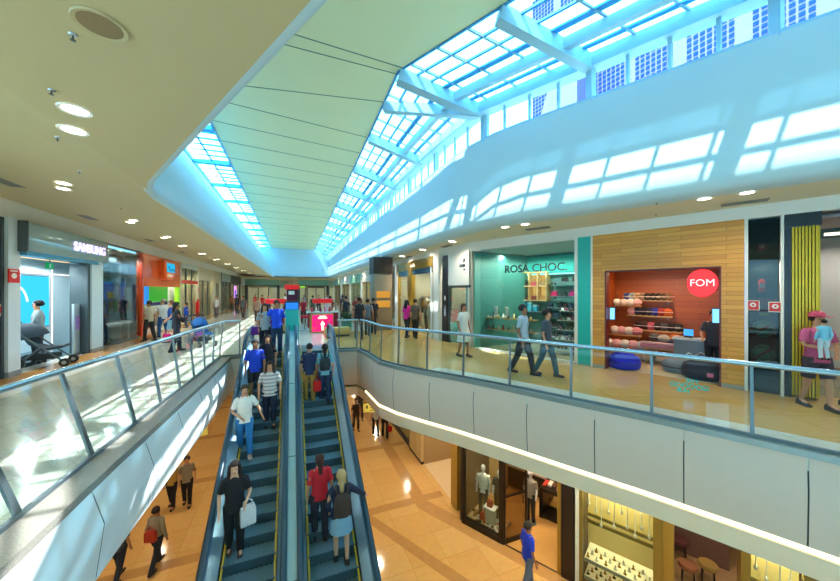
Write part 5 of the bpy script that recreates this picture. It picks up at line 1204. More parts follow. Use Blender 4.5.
jt = LW.root('jewellery_counter', 'dark counter with patterned cloth inside the jewellery doorway', 'counter', 4.95, 2.9, LZ)
MB().box(-0.5,0.8,-0.25,0.25,0,0.8).build('counter_body', cloth('#6a4a3a'), jt); MB().box(-0.52,0.82,-0.27,0.27,0.8,0.84).build('counter_top', cloth('#b08a7a'), jt)
wlight(LW, 5.2, 1.4, CT-0.05, 60, (1,.8,.6)); wlight(LW, 7.6, 1.4, CT-0.05, 40, (1,.8,.6))

# lower shops running away
GJ = mat('gold_wall', '#b8923e', 0.35, 0.2, vary=0.08)
gj = tag(LAx.root('wall_gold_jamb', None, None), kind='structure')
MB().box(31.0,31.4,-0.05,0.5,LZ,CT).build('jamb', GJ, gj)
room('wall_lower_open_shop', LAx, 28.6, 30.95, 4.0, LZ, CT, mat('open_shop_wall', '#b89a68', 0.55), mat('open_shop_floor', '#e0c49a', 0.15))
room('wall_lower_dark_shop', LAx, 22.0, 27.2, 2.5, LZ, CT, mat('dark_room_wall', '#6a5638', 0.55))
cp = LAx.root('cream_pier', 'broad cream pier between the open lower shop and the dark glass one', 'pier', 27.9, 0, LZ)
MB().box(-0.65,0.0,-0.08,0.4,0.1,Z).box(0.03,0.68,-0.08,0.4,0.1,Z).build('cladding', mat('cream_cladding', '#dcc48e', 0.4), cp); MB().box(-0.66,0.69,-0.085,0.42,0,0.1).build('plinth', BRONZE, cp)
dg = LAx.root('dark_glass_shopfront', 'dark framed glass shopfront far along the lower floor', 'shopfront', 22.0, 0, LZ)
MB().box(0,5.2,-0.006,0.006,0.1,2.6).build('glass_pane', SHOPGLASS, dg); MB().box(0,0.15,-0.05,0.08,0,Z).box(5.1,5.25,-0.05,0.08,0,Z).box(2.5,2.6,-0.05,0.08,0,Z).build('upright', BRONZE, dg); MB().box(0,5.2,-0.05,0.08,2.6,Z).box(0,5.2,-0.05,0.08,0,0.14).build('lintel', BRONZE, dg)
for i in range(4):
    o = LAx.root('display_shelf', f'{["topmost","second","third","lowest"][i]} shelf of the display wall in the dark framed lower shop', 'shelf', 24.6, 1.6, LZ+1.9-0.45*i)
    MB().box(-2.0,2.0,0,0.3,-0.03,0).build('board', MATS['shelf_wood'], o); MB().box(-2,2,0.28,0.3,-0.2,-0.03).build('rail', BRONZE, o)
wlight(LAx, 24.6, 0.8, CT-0.05, 60); wlight(LAx, 29.8, 1.2, CT-0.05, 70, (1,.88,.7)); wlight(LAx, 29.6, 2.8, CT-0.05, 50, (1,.88,.7))
for i, (x0, x1) in enumerate(((14,21.8),(5,13.8))):
    room('wall_lower_far_shop', LAx, x0, x1, 2.5, LZ, CT, mat(f'lower_far_{i}', ['#7a6238','#8a7044'][i], 0.55)); wlight(LAx, (x0+x1)/2, 0.8, CT-0.05, 60)
# hanging direction sign and yellow ceiling panel on the lower floor
hs = empty('direction_sign', (3.05,12.6,-2.75), -0.12, 'yellow hanging direction sign over the lower floor', 'sign')
SGY = mat('sign_yellow', '#d8c85a', 0.45, vary=0.04, emit=('#d8c85a', 0.25))
MB().bevbox(-0.42,0.42,-0.03,0.03,-0.2,0.16,0.008).build('board', SGY, hs, 40)
MB().box(-0.44,0.44,-0.05,0.05,0.16,0.24).build('top_rail', mat('sign_brown', '#7a5a24', 0.5), hs)
for q in (-0.3,0.3): MB().tube([(q,0,0.24),(q,0,1.33)], 0.008, 6).build('hanger_rod', DSTEEL, hs)
lm = MB()
for j, w in enumerate((0.5,0.42,0.36)): MB().box(-0.16,-0.16+w,-0.036,-0.03,0.07-0.1*j-0.015,0.07-0.1*j+0.015).build('text_line', mat('sign_ink', '#5a5a1a', 0.6), hs)
MB().box(-0.32,-0.24,-0.036,-0.03,-0.05,0.08).build('pictogram', MATS['sign_ink'], hs)
hs2 = empty('direction_sign', (-3.3,13.4,-3.1), 0.3, 'yellow hanging direction sign half hidden under the white streaked fascia', 'sign')
MB().bevbox(-0.5,0.5,-0.03,0.03,-0.18,0.18,0.008).build('board', SGY, hs2, 40); MB().box(-0.3,0.35,-0.036,-0.03,-0.03,0.03).build('text_line', MATS['sign_ink'], hs2)
for q in (-0.3,0.3): MB().tube([(q,0,0.18),(q,0,2.15)], 0.008, 6).build('hanger_rod', DSTEEL, hs2)
yc = empty('yellow_banner', (2.45,14.2,-2.35), 0.0, 'bright yellow lit panel hanging above the lower floor beside the up escalator', 'banner')
MB().box(-0.5,0.5,-0.02,0.02,-0.25,0.2).build('panel', mat('bright_yellow', '#f0d818', 0.4, emit=('#f0d818', 0.6)), yc); MB().box(-0.52,0.52,-0.03,0.03,0.2,0.24).build('top_rail', DSTEEL, yc)
for q in (-0.4,0.4): MB().tube([(q,0,0.24),(q,0,0.95)], 0.008, 6).build('hanger_rod', DSTEEL, yc)

# ------------------------------------------------------------------ upper far court: kiosk, planters, benches
REDB = mat('kiosk_red', '#d81a1e', 0.35, vary=0.05, emit=('#d81a1e', 0.35))
PINK = mat('kiosk_pink', '#e8126a', 0.35, vary=0.05, emit=('#ec1470', 0.7))
kb = empty('pink_light_box', (1.27,15.2,0), 0.12, 'glowing pink advertising box with a gold frame and pale bottle picture', 'advertising box')
MB().bevbox(-0.5,0.5,-0.12,0.3,0.02,0.84,0.015).build('frame', mat('kiosk_gold', '#c8963a', 0.3, 0.6), kb, 40)
MB().box(-0.46,0.46,-0.13,-0.12,0.06,0.80).build('pink_face', PINK, kb)
MB().rings([(0,-0.135,0.1,0.05,0.006),(0,-0.135,0.32,0.06,0.006),(0,-0.135,0.38,0.11,0.006),(0,-0.135,0.46,0.05,0.006),(0,-0.135,0.52,0.02,0.006)], 12).build('bottle_picture', mat('pale_glow', '#ffe0c0', 0.5, emit=('#ffe8d0', 0.9)), kb, 50)
MB().box(-0.2,0.2,-0.137,-0.13,0.62,0.70).box(-0.14,0.14,-0.137,-0.13,0.71,0.76).build('pale_print', MATS['pale_glow'], kb)
for x, z in ((-0.34,0.2),(0.34,0.22),(-0.25,0.45),(0.3,0.5)): MB().ell((x,-0.133,z),(0.04,0.006,0.04),8,4).build('gold_flake', MATS['kiosk_gold'], kb)
def kiosk(x, y, lab, h=1.15):
    k = empty('sales_kiosk', (x,y,0), 0, lab, 'kiosk')
    MB().bevbox(-0.75,0.75,-0.4,0.4,0,0.75,0.03).build('counter', cloth('#8a1a2c'), k, 40)
    MB().box(-0.8,0.8,-0.45,0.45,0.75,0.79).build('counter_top', WHITE, k)
    for q in (-0.7,0.7): MB().tube([(q,0,0.79),(q,0,h+0.1)], 0.025, 8).build('post', STEEL, k)
    MB().bevbox(-0.5,0.5,-0.12,0.12,h+0.08,h+0.32,0.05).build('red_sign', REDB, k, 40)
    for i in range(6): MB().lathe([(0.05,0.79),(0.05,0.95),(0.02,1.02),(0.02,1.06)], 8, -0.55+0.22*i, -0.2).build('bottle', cloth(['#d8323a','#e8d8c0','#7a1a3a','#e07a9a','#b8202c','#f0e0d0'][i]), k, 50)
    return k
kiosk(1.5, 17.6, 'perfume kiosk with a red sign standing behind the glowing pink box')
kiosk(-0.75, 17.8, 'perfume kiosk with a red sign partly behind the couple at the escalator head')
kt = empty('kiosk_tower', (0.0,15.4,0), 0, 'tall dark kiosk tower with a red topped picture panel behind the teal totem', 'kiosk')
MB().box(-0.28,0.28,-0.15,0.15,0,1.4).build('base', cloth('#2a1a2c'), kt); MB().box(-0.22,0.22,-0.1,0.1,1.4,1.95).build('picture_panel', cloth('#5a1a3a'), kt); MB().box(-0.14,0.1,-0.11,-0.1,1.72,1.88).build('pale_picture', WHITE, kt); MB().bevbox(-0.3,0.3,-0.13,0.13,1.95,2.16,0.02).build('red_top', REDB, kt, 40)
for x, y, lab in ((1.75,13.6,'low beige upholstered bench behind the short glass balustrade'),(-0.35,15.6,'low beige bench partly hidden behind the couple')):
    b_ = empty('bench', (x,y,0), 0.05, lab, 'bench')
    MB().bevbox(-0.5,0.5,-0.22,0.22,0.08,0.38,0.04).build('seat', mat('bench_beige', '#c9a85c', 0.6), b_, 50); MB().box(-0.45,0.45,-0.18,0.18,0,0.08).build('plinth', BRONZE, b_)
pt = empty('potted_plant', (2.35,15.0,0), 0, 'round teal planter with a dark leafy shrub behind the short balustrade', 'plant')
MB().lathe([(0.2,0),(0.27,0.5),(0.25,0.5),(0.24,0.44)], 16).build('pot', mat('planter_teal', '#2a7a70', 0.4), pt, 50)
fo = MB(); rr = random.Random(5)
for i in range(60):
    a, e = rr.random()*6.28, rr.random()*1.2; L_ = 0.3+0.35*rr.random()
    t_ = Vector((math.cos(a)*math.cos(e), math.sin(a)*math.cos(e), math.sin(e)))*L_; u_ = Vector((-math.sin(a),math.cos(a),0))*0.05
    b0 = Vector((0,0,0.48)); fo.add([b0, b0+t_*0.5+u_, b0+t_, b0+t_*0.5-u_], [(0,1,2,3)])
fo.build('foliage', cloth('#2c4a26'), pt)
for i, (x, y, c) in enumerate(((-3.4,44,'#8fc0a0'),(2.6,44,'#8fc0a0'))):
    g_ = empty('green_canopy_sign', (x,y,2.55), 0, ['pale green shop canopy across the far end, nearer the pink poster','pale green shop canopy across the far end, behind the crowd'][i], 'canopy')
    MB().box(-1.9,1.9,-0.1,0.3,0,0.75).build('canopy_face', mat('canopy_green', '#7fae92', 0.5), g_); MB().box(-1.9,1.9,-0.12,-0.1,-0.1,0.0).build('edge', DARKLINE, g_)
    for q in (-1.8,1.8): MB().box(q-0.15,q+0.15,-0.05,0.25,-2.55,0).build('post', mat('far_post', '#3a3a34', 0.5), g_)
gsn = empty('green_sign', (0.75,46,2.3), 0, 'small lime green lit sign far beyond the kiosks', 'sign')
MB().box(-0.9,0.9,0,0.1,0,0.4).build('face', emission('lime_sign', '#9ae03a', 1.2), gsn); MB().box(-0.95,0.95,0.02,0.12,-0.05,0.45).build('frame', DSTEEL, gsn)
for q in (-0.8,0.8): MB().tube([(q,0.06,0.4),(q,0.06,1.2)], 0.02, 6).build('hanger_rod', DSTEEL, gsn)
for i, (x, y) in enumerate(((-4.4,46),(-2.0,50),(0.8,54),(3.6,50),(6.5,46))):
    w_ = empty('far_shopfront', (x,y+4,0), 0, ['far end shopfront at the poster side','far end shopfront left of the lime sign','far end shopfront straight beyond the kiosks','far end shopfront right of the lime sign','far end shopfront at the pillar side'][i], 'shopfront')
    MB().box(-1.3,1.3,0,0.1,2.3,3.4).build('header', cloth(['#b8ac90','#8fae9c','#c8c0aa','#6a5a44','#8a9a84'][i]), w_); MB().box(-1.3,1.3,0.9,1.0,0,2.3).build('lit_back', mat('far_lit', '#c8b890', 0.6, emit=('#d8c8a0', 0.35)), w_)
    for q in (-1.3,0,1.3): MB().box(q-0.06,q+0.06,0,0.12,0,2.3).build('mullion', DSTEEL, w_)
    MB().box(-1.3,1.3,0.04,0.05,0,2.3).build('glass_pane', SHOPGLASS, w_)
# ------------------------------------------------------------------ ceiling fittings
DL = emission('downlight_lamp', '#fff2d6', 14.0)
def downlight(x, y, z, label, group, e=0, col=(1,.88,.70)):
    r = empty('downlight', (x,y,z), 0, label, 'ceiling light', group)
    MB().loft([[(q*math.cos(2*PI*k/18),q*math.sin(2*PI*k/18),zz) for k in range(18)] for q,zz in ((0.085,-0.004),(0.112,-0.012),(0.12,0.0))], cap=False).build('trim_ring', WHITE, r, 50)
    MB().lathe([(0.088,-0.005),(0.088,0.004)], 18).build('lamp_face', DL, r)
    if e: spot('downlight_beam', (x,y,z-0.03), e, col, 2.7, 0.9, 0.07)
pairs_l = [(-1.9,4.0),(-3.55,7.2),(-3.82,10.4),(-3.95,13.2),(-4.1,15.6),(-4.1,18.6),(-4.1,21.8),(-4.1,25.2),(-4.1,29),(-4.1,33),(-4.1,37.5)]
for x, y in pairs_l:
    for dx, dy in ((0.12,-0.24),(-0.12,0.24)):
        downlight(x+dx, y+dy, lceil(x+dx)-0.002, 'round recessed downlight in the sloping ceiling over the phone shop walkway', 'downlights over the phone shop walkway', 105 if dy > 0 else 0, (1,.95,.80))
pairs_r = [(6.78,3.1),(5.1,6.45),(4.85,9.3),(4.75,11.6),(4.75,14.1),(4.75,17),(4.75,20.5),(4.75,24.5),(4.75,29),(4.75,34),(4.75,39),(8.2,0.4)]
for x, y in pairs_r:
    d = Vector(DIR) if y < 8 else Vector((0.12,0.2))
    for q in (-0.26, 0.26):
        downlight(x+d.x*q*(1 if y < 8 else 2), y+d.y*q*(1 if y < 8 else 1), 3.498, 'round recessed downlight in the flat ceiling over the shoe shop walkway', 'downlights over the shoe shop walkway', 95 if q > 0 else 0)
for x in (-3,0,3):
    for y in (45,50,55): downlight(x, y, 3.498, 'small round downlight in the low ceiling at the far end', 'downlights at the far end', 110)
def vent(x, y, z, rz, label, w=0.5, d=0.16):
    r = empty('ceiling_vent', (x,y,z), rz, label, 'vent')
    MB().box(-w/2,w/2,-d/2,d/2,-0.008,0).build('backing', BLACK, r)
    MB().box(-w/2-0.03,w/2+0.03,-d/2-0.03,-d/2,-0.014,0).box(-w/2-0.03,w/2+0.03,d/2,d/2+0.03,-0.014,0).box(-w/2-0.03,-w/2,-d/2,d/2,-0.014,0).box(w/2,w/2+0.03,-d/2,d/2,-0.014,0).build('frame', mat('vent_grey', '#8a8778', 0.5), r)
    for i in range(3): MB().box(-w/2,w/2,-d/2+d*(i+0.5)/3-0.008,-d/2+d*(i+0.5)/3+0.008,-0.016,-0.004).build('slat', MATS['vent_grey'], r)
for x, y, lab in ((-4.55,7.7,'dark ceiling vent nearest the camera over the phone shop walkway'),(-4.9,10.9,'dark ceiling vent in front of the phone shop header'),(-5.0,15.1,'dark ceiling vent in front of the orange header'),(-5.05,19.2,'dark ceiling vent beyond the orange header'),(-5.05,25,'small distant vent far along the phone shop walkway')):
    vent(x, y, lceil(x)-0.004, PI/2, lab)
ra = math.atan2(DIR[1], DIR[0])
for x, y, a, lab in ((7.6,3.2,ra,'long ceiling vent above the dark glass fire cabinet'),(5.85,6.5,ra,'ceiling vent above the shoe shop window'),(5.15,10.3,PI/2,'ceiling vent above the white shop'),(5.1,14.2,PI/2,'ceiling vent above the gold-headed shop'),(5.1,18.5,PI/2,'distant vent beyond the gold-headed shop')):
    vent(x, y, 3.496, a, lab, 0.55)
sp = empty('ceiling_speaker', (-1.07,2.5,lceil(-1.0)-0.002), 0, 'large round brown speaker grille in the sloping ceiling', 'speaker')
MB().lathe([(0.105,-0.006),(0.125,-0.012),(0.13,0)], 28).build('rim', CEIL, sp, 50); MB().lathe([(0.104,-0.008),(0.104,0)], 28).build('grille', mat('speaker_cloth', '#8a7350', 0.8, vary=0.2, scale=120), sp)
def sprinkler(x, y, z, label):
    r = empty('sprinkler', (x,y,z), 0, label, 'sprinkler'); r.scale = (0.65,0.65,0.65)
    MB().lathe([(0.035,0),(0.03,-0.012)], 14).build('rose', STEEL, r, 50); MB().lathe([(0.008,-0.012),(0.008,-0.05),(0.022,-0.052),(0.022,-0.058)], 10).build('head', DSTEEL, r)
for x, y, lab in ((-1.27,2.66,'small sprinkler head beside the round brown ceiling speaker'),(-1.78,3.46,'sprinkler head between the speaker and the nearest pair of downlights'),(-2.3,4.56,'sprinkler head just past the nearest pair of downlights'),(-2.75,5.9,'sprinkler head before the second pair of downlights'),(-3.3,8.5,'sprinkler head past the second pair of downlights')):
    sprinkler(x, y, lceil(x)-0.002, lab)
for x, y, lab in ((6.15,3.8,'sprinkler head over the wood-clad shop walkway'),(7.1,4.4,'sprinkler head in the ceiling above the wood-clad shop'),(5.5,7.9,'sprinkler head above the corner of the shoe shop')):
    sprinkler(x, y, 3.498, lab)
for i, (x, y) in enumerate([(2.9,16),(2.9,20),(3.0,11.5),(3.6,8.4),(4.4,6.2),(5.2,4.6),(6.0,3.0),(3.2,25),(-3.6,6.5),(-3.4,9.5),(-3.0,12.5),(-4.8,15.5),(-5.5,8),(-3,20),(0.3,15),(0.3,20),(0.4,26)]):
    downlight(x, y, (-1.422 if x > 1.4 else (-1.102 if x < -1.4 else -1.102))-0.002, 'round recessed downlight in the ceiling of the lower floor', 'downlights of the lower floor', 125, (1,.86,.60))

# ------------------------------------------------------------------ people
def stripes(name, c1, c2, sc=14):
    m = mat(name, c1, 0.8, vary=0); nt = m.node_tree; b = nt.nodes['Principled BSDF']
    tc = nt.nodes.new('ShaderNodeTexCoord'); wv = nt.nodes.new('ShaderNodeTexWave'); wv.bands_direction = 'Z'; wv.inputs['Scale'].default_value = sc/6.0
    rp = nt.nodes.new('ShaderNodeValToRGB'); rp.color_ramp.interpolation = 'CONSTANT'; rp.color_ramp.elements[0].color = (*lin(c1),1); rp.color_ramp.elements[1].color = (*lin(c2),1); rp.color_ramp.elements[1].position = 0.6
    nt.links.new(tc.outputs['Object'], wv.inputs['Vector']); nt.links.new(wv.outputs['Fac'], rp.inputs['Fac']); nt.links.new(rp.outputs['Color'], b.inputs['Base Color'])
    return m
def on_step(x, y): return (x, y, ez(y - 0.18) + 0.07)
R_ = {-1:((-0.25,0.02,1.12),(-0.27,-0.16,0.92)), 1:((0.25,0.02,1.12),(0.27,-0.16,0.92))}
# couple at the head of the down escalator
pm = person('man in a bright blue polo shirt with his arm round a woman', -0.42, 10.35, 0.03, 178, 1.56, '#1246d8', '#1d3a5e', hair='#2a1a12', lod=2, skin=1, stride=0.03, arms={-1:((-0.31,0.08,1.20),(-0.44,-0.04,1.24)), 1:((0.235,0.03,1.10),(0.235,-0.05,0.86))})
pw = person('woman in a grey patterned top leaning on the man in the blue polo', -0.74, 10.42, 0.03, 172, 1.46, '#8e9aa4', '#141a26', hair='#1a1310', style='long', lod=2, stride=0.04, stripes=mat('mottled_top', '#98a2aa', 0.8, vary=0.55, scale=22), arms={1:((0.26,0.03,1.10),(0.24,-0.08,0.86)), -1:((-0.23,0.05,1.12),(-0.2,-0.05,0.9))})
bag('purple_shoulder_bag', 'purple bag hanging at the side of the woman in the patterned top', (-0.99,10.36,0.62), 0.2, 0.24, 0.1, 0.26, '#5a1a8a')
# down escalator
person('man in a royal blue T-shirt and dark shorts on the down escalator', *on_step(-0.86,9.0), 178, 1.52, '#0f3fc8', '#22262e', 'shorts', hair='#2a1c14', lod=2, skin=1, stride=0.05)
person('woman with long dark hair close behind the man in royal blue', *on_step(-0.60,9.3), 180, 1.44, '#26222a', '#22406a', hair='#1a1210', style='long', lod=2, stride=0.04)
person('woman in a pale striped top and navy trousers on the down escalator', *on_step(-0.48,8.25), 182, 1.50, '#c8c4c8', '#14203a', hair='#3a2218', style='long', lod=2, stride=0.03, stripes=stripes('striped_knit', '#d8d2cc', '#a89aa0', 20), wide=1.08)
person('woman in a white T-shirt and light blue jeans on the down escalator', *on_step(-0.93,7.65), 168, 1.48, '#eeeae2', '#2f7fc0', hair='#3a2a20', style='tied', lod=2, arms={-1:((-0.26,-0.02,1.12),(-0.12,-0.16,1.02)), 1:((0.3,0.0,1.15),(0.36,-0.18,0.98))}, shoes='#d8b8a8')
pb = person('woman in black with a white bag over her arm low on the down escalator', *on_step(-0.88,6.05), 176, 1.50, '#14141a', '#0e1014', hair='#2a1a14', style='long', lod=2, stride=0.05, skin=2, arms={-1:((-0.25,0.02,1.12),(-0.24,-0.1,0.9)), 1:((0.26,0.0,1.12),(0.2,-0.2,1.02))}, shoes='#5a3a30')
bag('white_bag', 'white bag carried by the woman in black on the down escalator', (-0.68,5.98,ez(5.87)+0.55), 0.3, 0.26, 0.14, 0.34, '#dcdce0')
# up escalator
person('man in a dark navy shirt and tan trousers on the up escalator', *on_step(0.42,8.75), 0, 1.52, '#1a2850', '#a8803a', hair='#1c1512', lod=2, stride=0.05)
pj = person('dark-haired woman in a pale blue shirt on the up escalator', *on_step(0.80,8.7), 4, 1.52, '#6fa8b8', '#1c2a4a', hair='#15110f', style='tied', lod=2, stride=0.05, sleeves='short')
def backpack(p, label, col, w=0.15):
    l = at_person(p, (0,0.2,1.0)); r = empty('backpack', l, p.rotation_euler[2], label, 'backpack'); r.scale = p.scale
    MB().rings([(0,0,0,w*0.9,0.08),(0,0.01,0.15,w,0.11),(0,0,0.32,w*0.9,0.09),(0,-0.01,0.38,w*0.5,0.05)], 14).build('pack_body', cloth(col), r, 60)
    MB().rings([(0,0.09,0.03,w*0.65,0.04),(0,0.1,0.1,w*0.7,0.05),(0,0.09,0.17,w*0.6,0.03)], 12).build('pocket', cloth(col), r, 60)
    for s in (-1,1): MB().tube([(s*0.09,-0.05,0.36),(s*0.11,-0.17,0.45),(s*0.12,-0.33,0.3),(s*0.11,-0.2,0.05),(s*0.1,-0.06,0.03)], 0.018, 6).build('strap', cloth(col), r, 60)
backpack(pj, 'dark teal backpack on the woman in pale blue', '#16262e')
bag('red_shopping_bag', 'bright red shopping bag held between the two people near the top of the up escalator', (0.60,8.66,ez(8.5)+0.42), 0.3, 0.2, 0.1, 0.3, '#e01a1a')
pk = person('blonde woman in a pale denim skirt gripping the up escalator rail', *on_step(0.78,5.55), 2, 1.54, '#1a2440', '#7fa8c0', 'skirt', hair='#b89a68', style='tied', lod=2, sleeves='long', stride=0.06, skin=2, arms={1:((0.25,0.04,1.14),(0.22,-0.1,0.95)), -1:((-0.33,-0.06,1.22),(-0.46,-0.2,1.06))})
backpack(pk, 'brown backpack on the blonde woman on the up escalator', '#3a2a22', 0.16)
person('person in a red top standing beside the blonde woman on the up escalator', *on_step(0.46,5.95), 356, 1.46, '#c41a2a', '#2a2a36', hair='#3a1a14', style='tied', lod=2, stride=0.04)
# lower floor, fascia side 
person('man in a grey shirt and black trousers walking on the lower floor', -3.05, 12.0, ZL, 175, 1.50, '#8a7f6c', '#14141a', lod=1, hair='#3a2a20')
person('person in a mustard top half hidden by the streaked white fascia', -3.45, 12.05, ZL, 190, 1.44, '#b08a3a', '#16151a', lod=1)
pr_ = person('man striding across the lower floor with a red bag at his hip', -3.05, 9.55, ZL, 20, 1.46, '#8f8672', '#1c2230', lod=2, stride=0.22, skin=1, sleeves='long')
bag('red_satchel', 'red satchel on the hip of the striding man on the lower floor', at_person(pr_, (0.02,0.17,0.86)), pr_.rotation_euler[2], 0.28, 0.1, 0.28, '#a8321e')
person('person in dark clothes mostly hidden behind the streaked fascia on the lower floor', -3.72, 9.45, ZL, 10, 1.46, '#4a4a4e', '#1a2434', lod=1, stride=0.2)
# lower floor, shop side
person('man in a royal blue T-shirt walking past the dark bronze shopfront', 4.9, 5.75, ZL, 95, 1.5, '#1034c0', '#5a6a84', hair='#1a1410', lod=2, stride=0.16, skin=1)
for x, y, f, t, b_, lab in ((3.3,16.6,180,'#1c1a1e','#2a2426','person in black beyond the yellow hanging sign'),(3.62,14.6,0,'#e0d8c8','#16161c','person in a pale top under the yellow hanging sign'),(3.95,14.2,10,'#2a2226','#1a1a1e','person in dark clothes with a red bag under the yellow sign'),(2.85,15.4,170,'#3a2a24','#1c1a1c','person in brown beside the up escalator on the lower floor'),(3.9,19,180,'#7a6a58','#22242a','distant person in taupe on the lower floor')):
    person(lab, x, y, ZL, f, 1.48, t, b_, lod=0)
bag('red_shopping_bag', 'small red bag beside the person in dark clothes under the yellow sign', (4.15,14.1,ZL+0.25), 0.2, 0.22, 0.1, 0.26, '#d81a1e')
# opposite walkway
pM = person('man in a grey jumper standing behind a pushchair at the phone shop', *LF.W(11.45,0.35,0), 250, 1.62, '#8f9ea2', '#20303a', hair='#16110f', lod=2, sleeves='long', stride=0.03, arms={-1:((-0.24,-0.02,1.14),(-0.16,-0.24,1.02)), 1:((0.24,-0.02,1.14),(0.16,-0.24,1.02))})
person('woman in violet half hidden behind the man in the grey jumper', *LF.W(11.35,0.95,0), 200, 1.5, '#6a2a8a', '#2a2a30', hair='#8a5a3a', style='long', lod=1)
def pushchair(loc, rz, label, fab, frame, k=0.95):
    r = empty('pushchair', loc, rz, label, 'pushchair'); r.scale = (k,k,k)
    fm = MB()
    for s in (-1,1):
        MB().tube([(s*0.24,-0.38,0.10),(s*0.24,-0.05,0.42),(s*0.24,0.30,0.78),(s*0.24,0.46,0.98)], 0.018, 8).build('frame_tube', frame, r, 60)
        MB().tube([(s*0.24,0.34,0.10),(s*0.24,0.0,0.44)], 0.018, 8).build('rear_leg', frame, r, 60)
        for y, q in ((-0.38,0.09),(0.34,0.13)):
            w = MB().loft([[(s*0.24+dx, y+q*cr*math.cos(a), q+q*cr*math.sin(a)) for a in [2*PI*i/18 for i in range(18)]] for dx, cr in ((-0.03,0.8),(-0.025,1),(0.025,1),(0.03,0.8))]).build('wheel', BLACK, r, 40)
            MB().loft([[(s*0.24+dx, y+q*0.45*math.cos(a), q+q*0.45*math.sin(a)) for a in [2*PI*i/12 for i in range(12)]] for dx in (-0.034,0.034)]).build('hub', STEEL, w, 40)
    MB().tube([(-0.24,0.46,0.98),(-0.2,0.52,1.03),(0.2,0.52,1.03),(0.24,0.46,0.98)], 0.022, 8).build('handle', BLACK, r, 60)
    MB().loft([[(x,y,z),(x2,y,z),(x2,y+dy,z+dz),(x,y+dy,z+dz)] for x, x2, y, z, dy, dz in ((-0.2,0.2,-0.35,0.42,0.0,0.05),(-0.21,0.21,-0.05,0.36,0.02,0.07),(-0.21,0.21,0.12,0.48,0.06,0.04),(-0.19,0.19,0.3,0.82,0.06,0.02))]).build('seat', cloth(fab), r, 50)
    cn = MB().loft([[( 0.22*math.cos(t_), 0.28+(0.42*math.cos(a))*-1*math.sin(t_)*0.9, 0.62+0.36*math.sin(t_)*math.sin(a)) for t_ in [PI*i/10 for i in range(11)]] for a in [0.35+1.9*j/6 for j in range(7)]], cap=False)
    cn.build('canopy', cloth(fab), r, 70)
    MB().box(-0.2,0.2,-0.2,0.25,0.18,0.28).build('basket', mat('basket_net', '#1c2226', 0.8), r)
pushchair(LF.W(10.95,-0.05,0), PI/2+0.15, 'dark blue-grey pushchair with a curved steel frame outside the phone shop', '#2a3a44', DSTEEL, 1.12)
person('man in a beige shirt and black trousers seen from behind at the orange shop', -5.0, 15.0, 0, 300, 1.50, '#b0a488', '#15161a', hair='#2a1e18', lod=2, skin=1)
person('man in a white shirt and blue jeans at the orange shop', -4.85, 15.9, 0, 310, 1.54, '#cfcfc8', '#24508a', hair='#8a8078', lod=1)
person('woman in a blue top and pale denim shorts at the orange shop', -4.15, 14.4, 0, 250, 1.50, '#1f4a9a', '#7fb0c8', 'shorts', hair='#7a4a34', lod=1, arms=R_, skin=2)
pc_ = person('woman in a dark top carrying a child in blue past the orange shop', -3.35, 12.1, 0, 60, 1.52, '#101828', '#1c2438', hair='#0e0c0c', style='tied', lod=2, sleeves='long', arms={-1:((-0.24,-0.06,1.14),(-0.08,-0.25,1.12)), 1:((0.24,-0.06,1.14),(0.1,-0.25,1.02))}, skin=1)
person('small child in a blue jacket held by the woman in the dark top', *at_person(pc_, (0.0,-0.28,0.80)), 240, 0.78, '#1c50c8', '#2a3a5a', hair='#5a3a28', lod=1, sleeves='long', stride=0.02)
bag('pink_bag', 'pink bag hanging by the woman who carries the child', (-3.55,11.95,0.35), 0.2, 0.22, 0.1, 0.26, '#d81a7a')
pushchair((-2.85,13.0,0), 0.6, 'bright blue pushchair beyond the slanted glass balustrade', '#1a6ab8', mat('blue_frame', '#2a6a9a', 0.3, 0.5), 1.0)
person('shopper in blue behind the reflective glass shopfront', *LF.W(14.3,0.28,0), 60, 1.5, '#2a5a9a', '#2a4a7a', lod=0, hair='#2a2220')
# shop-side walkway
person('man in a pale grey shirt and dark trousers walking past the shoe shop', 4.85, 5.85, 0, 150, 1.56, '#b4c0cc', '#22222a', hair='#2a2220', lod=2, stride=0.2, skin=1)
person('person in teal jeans walking just behind the man in pale grey at the shoe shop', 5.25, 5.55, 0, 150, 1.46, '#3a4a58', '#1a4a58', hair='#1c1816', lod=1, stride=0.2)
person('woman in a long white dress in front of the white shop', 4.6, 8.1, 0, 165, 1.50, '#dfe0dc', '#dfe0dc', 'dress', hair='#4a2a20', style='tied', lod=2, stride=0.1, skin=1)
person('woman in a hot pink top at the gold-headed shop', 4.35, 12.3, 0, 60, 1.50, '#e01a8a', '#15151c', hair='#17110f', style='long', lod=1)
person('person in brown beside the woman in hot pink', 4.6, 12.0, 0, 40, 1.54, '#5a4a3a', '#2a241e', hair='#2a1e18', lod=1)
pc2 = person('woman in a pink top and cap carrying a baby along the near walkway', 7.88, 2.42, 0, 215, 1.52, '#b8507a', '#3a3440', 'shorts', hair='#3a1e18', style='cap', lod=2, stride=0.12, arms={-1:((-0.24,-0.05,1.14),(-0.05,-0.24,1.12)), 1:((0.24,-0.05,1.14),(0.08,-0.24,1.02))}, wide=1.05)
person('baby in pale blue carried by the woman in the pink cap', *at_person(pc2, (-0.10,-0.25,0.92)), 40, 0.62, '#7ac4e0', '#c8d8e0', hair='#1c1614', lod=1, sleeves='long', stride=0.02)
person('person in grey at the picture edge beside the woman in the pink cap', 8.2, 2.02, 0, 210, 1.54, '#8a8f98', '#241e24', 'shorts', hair='#1c1614', lod=2, stride=0.15)
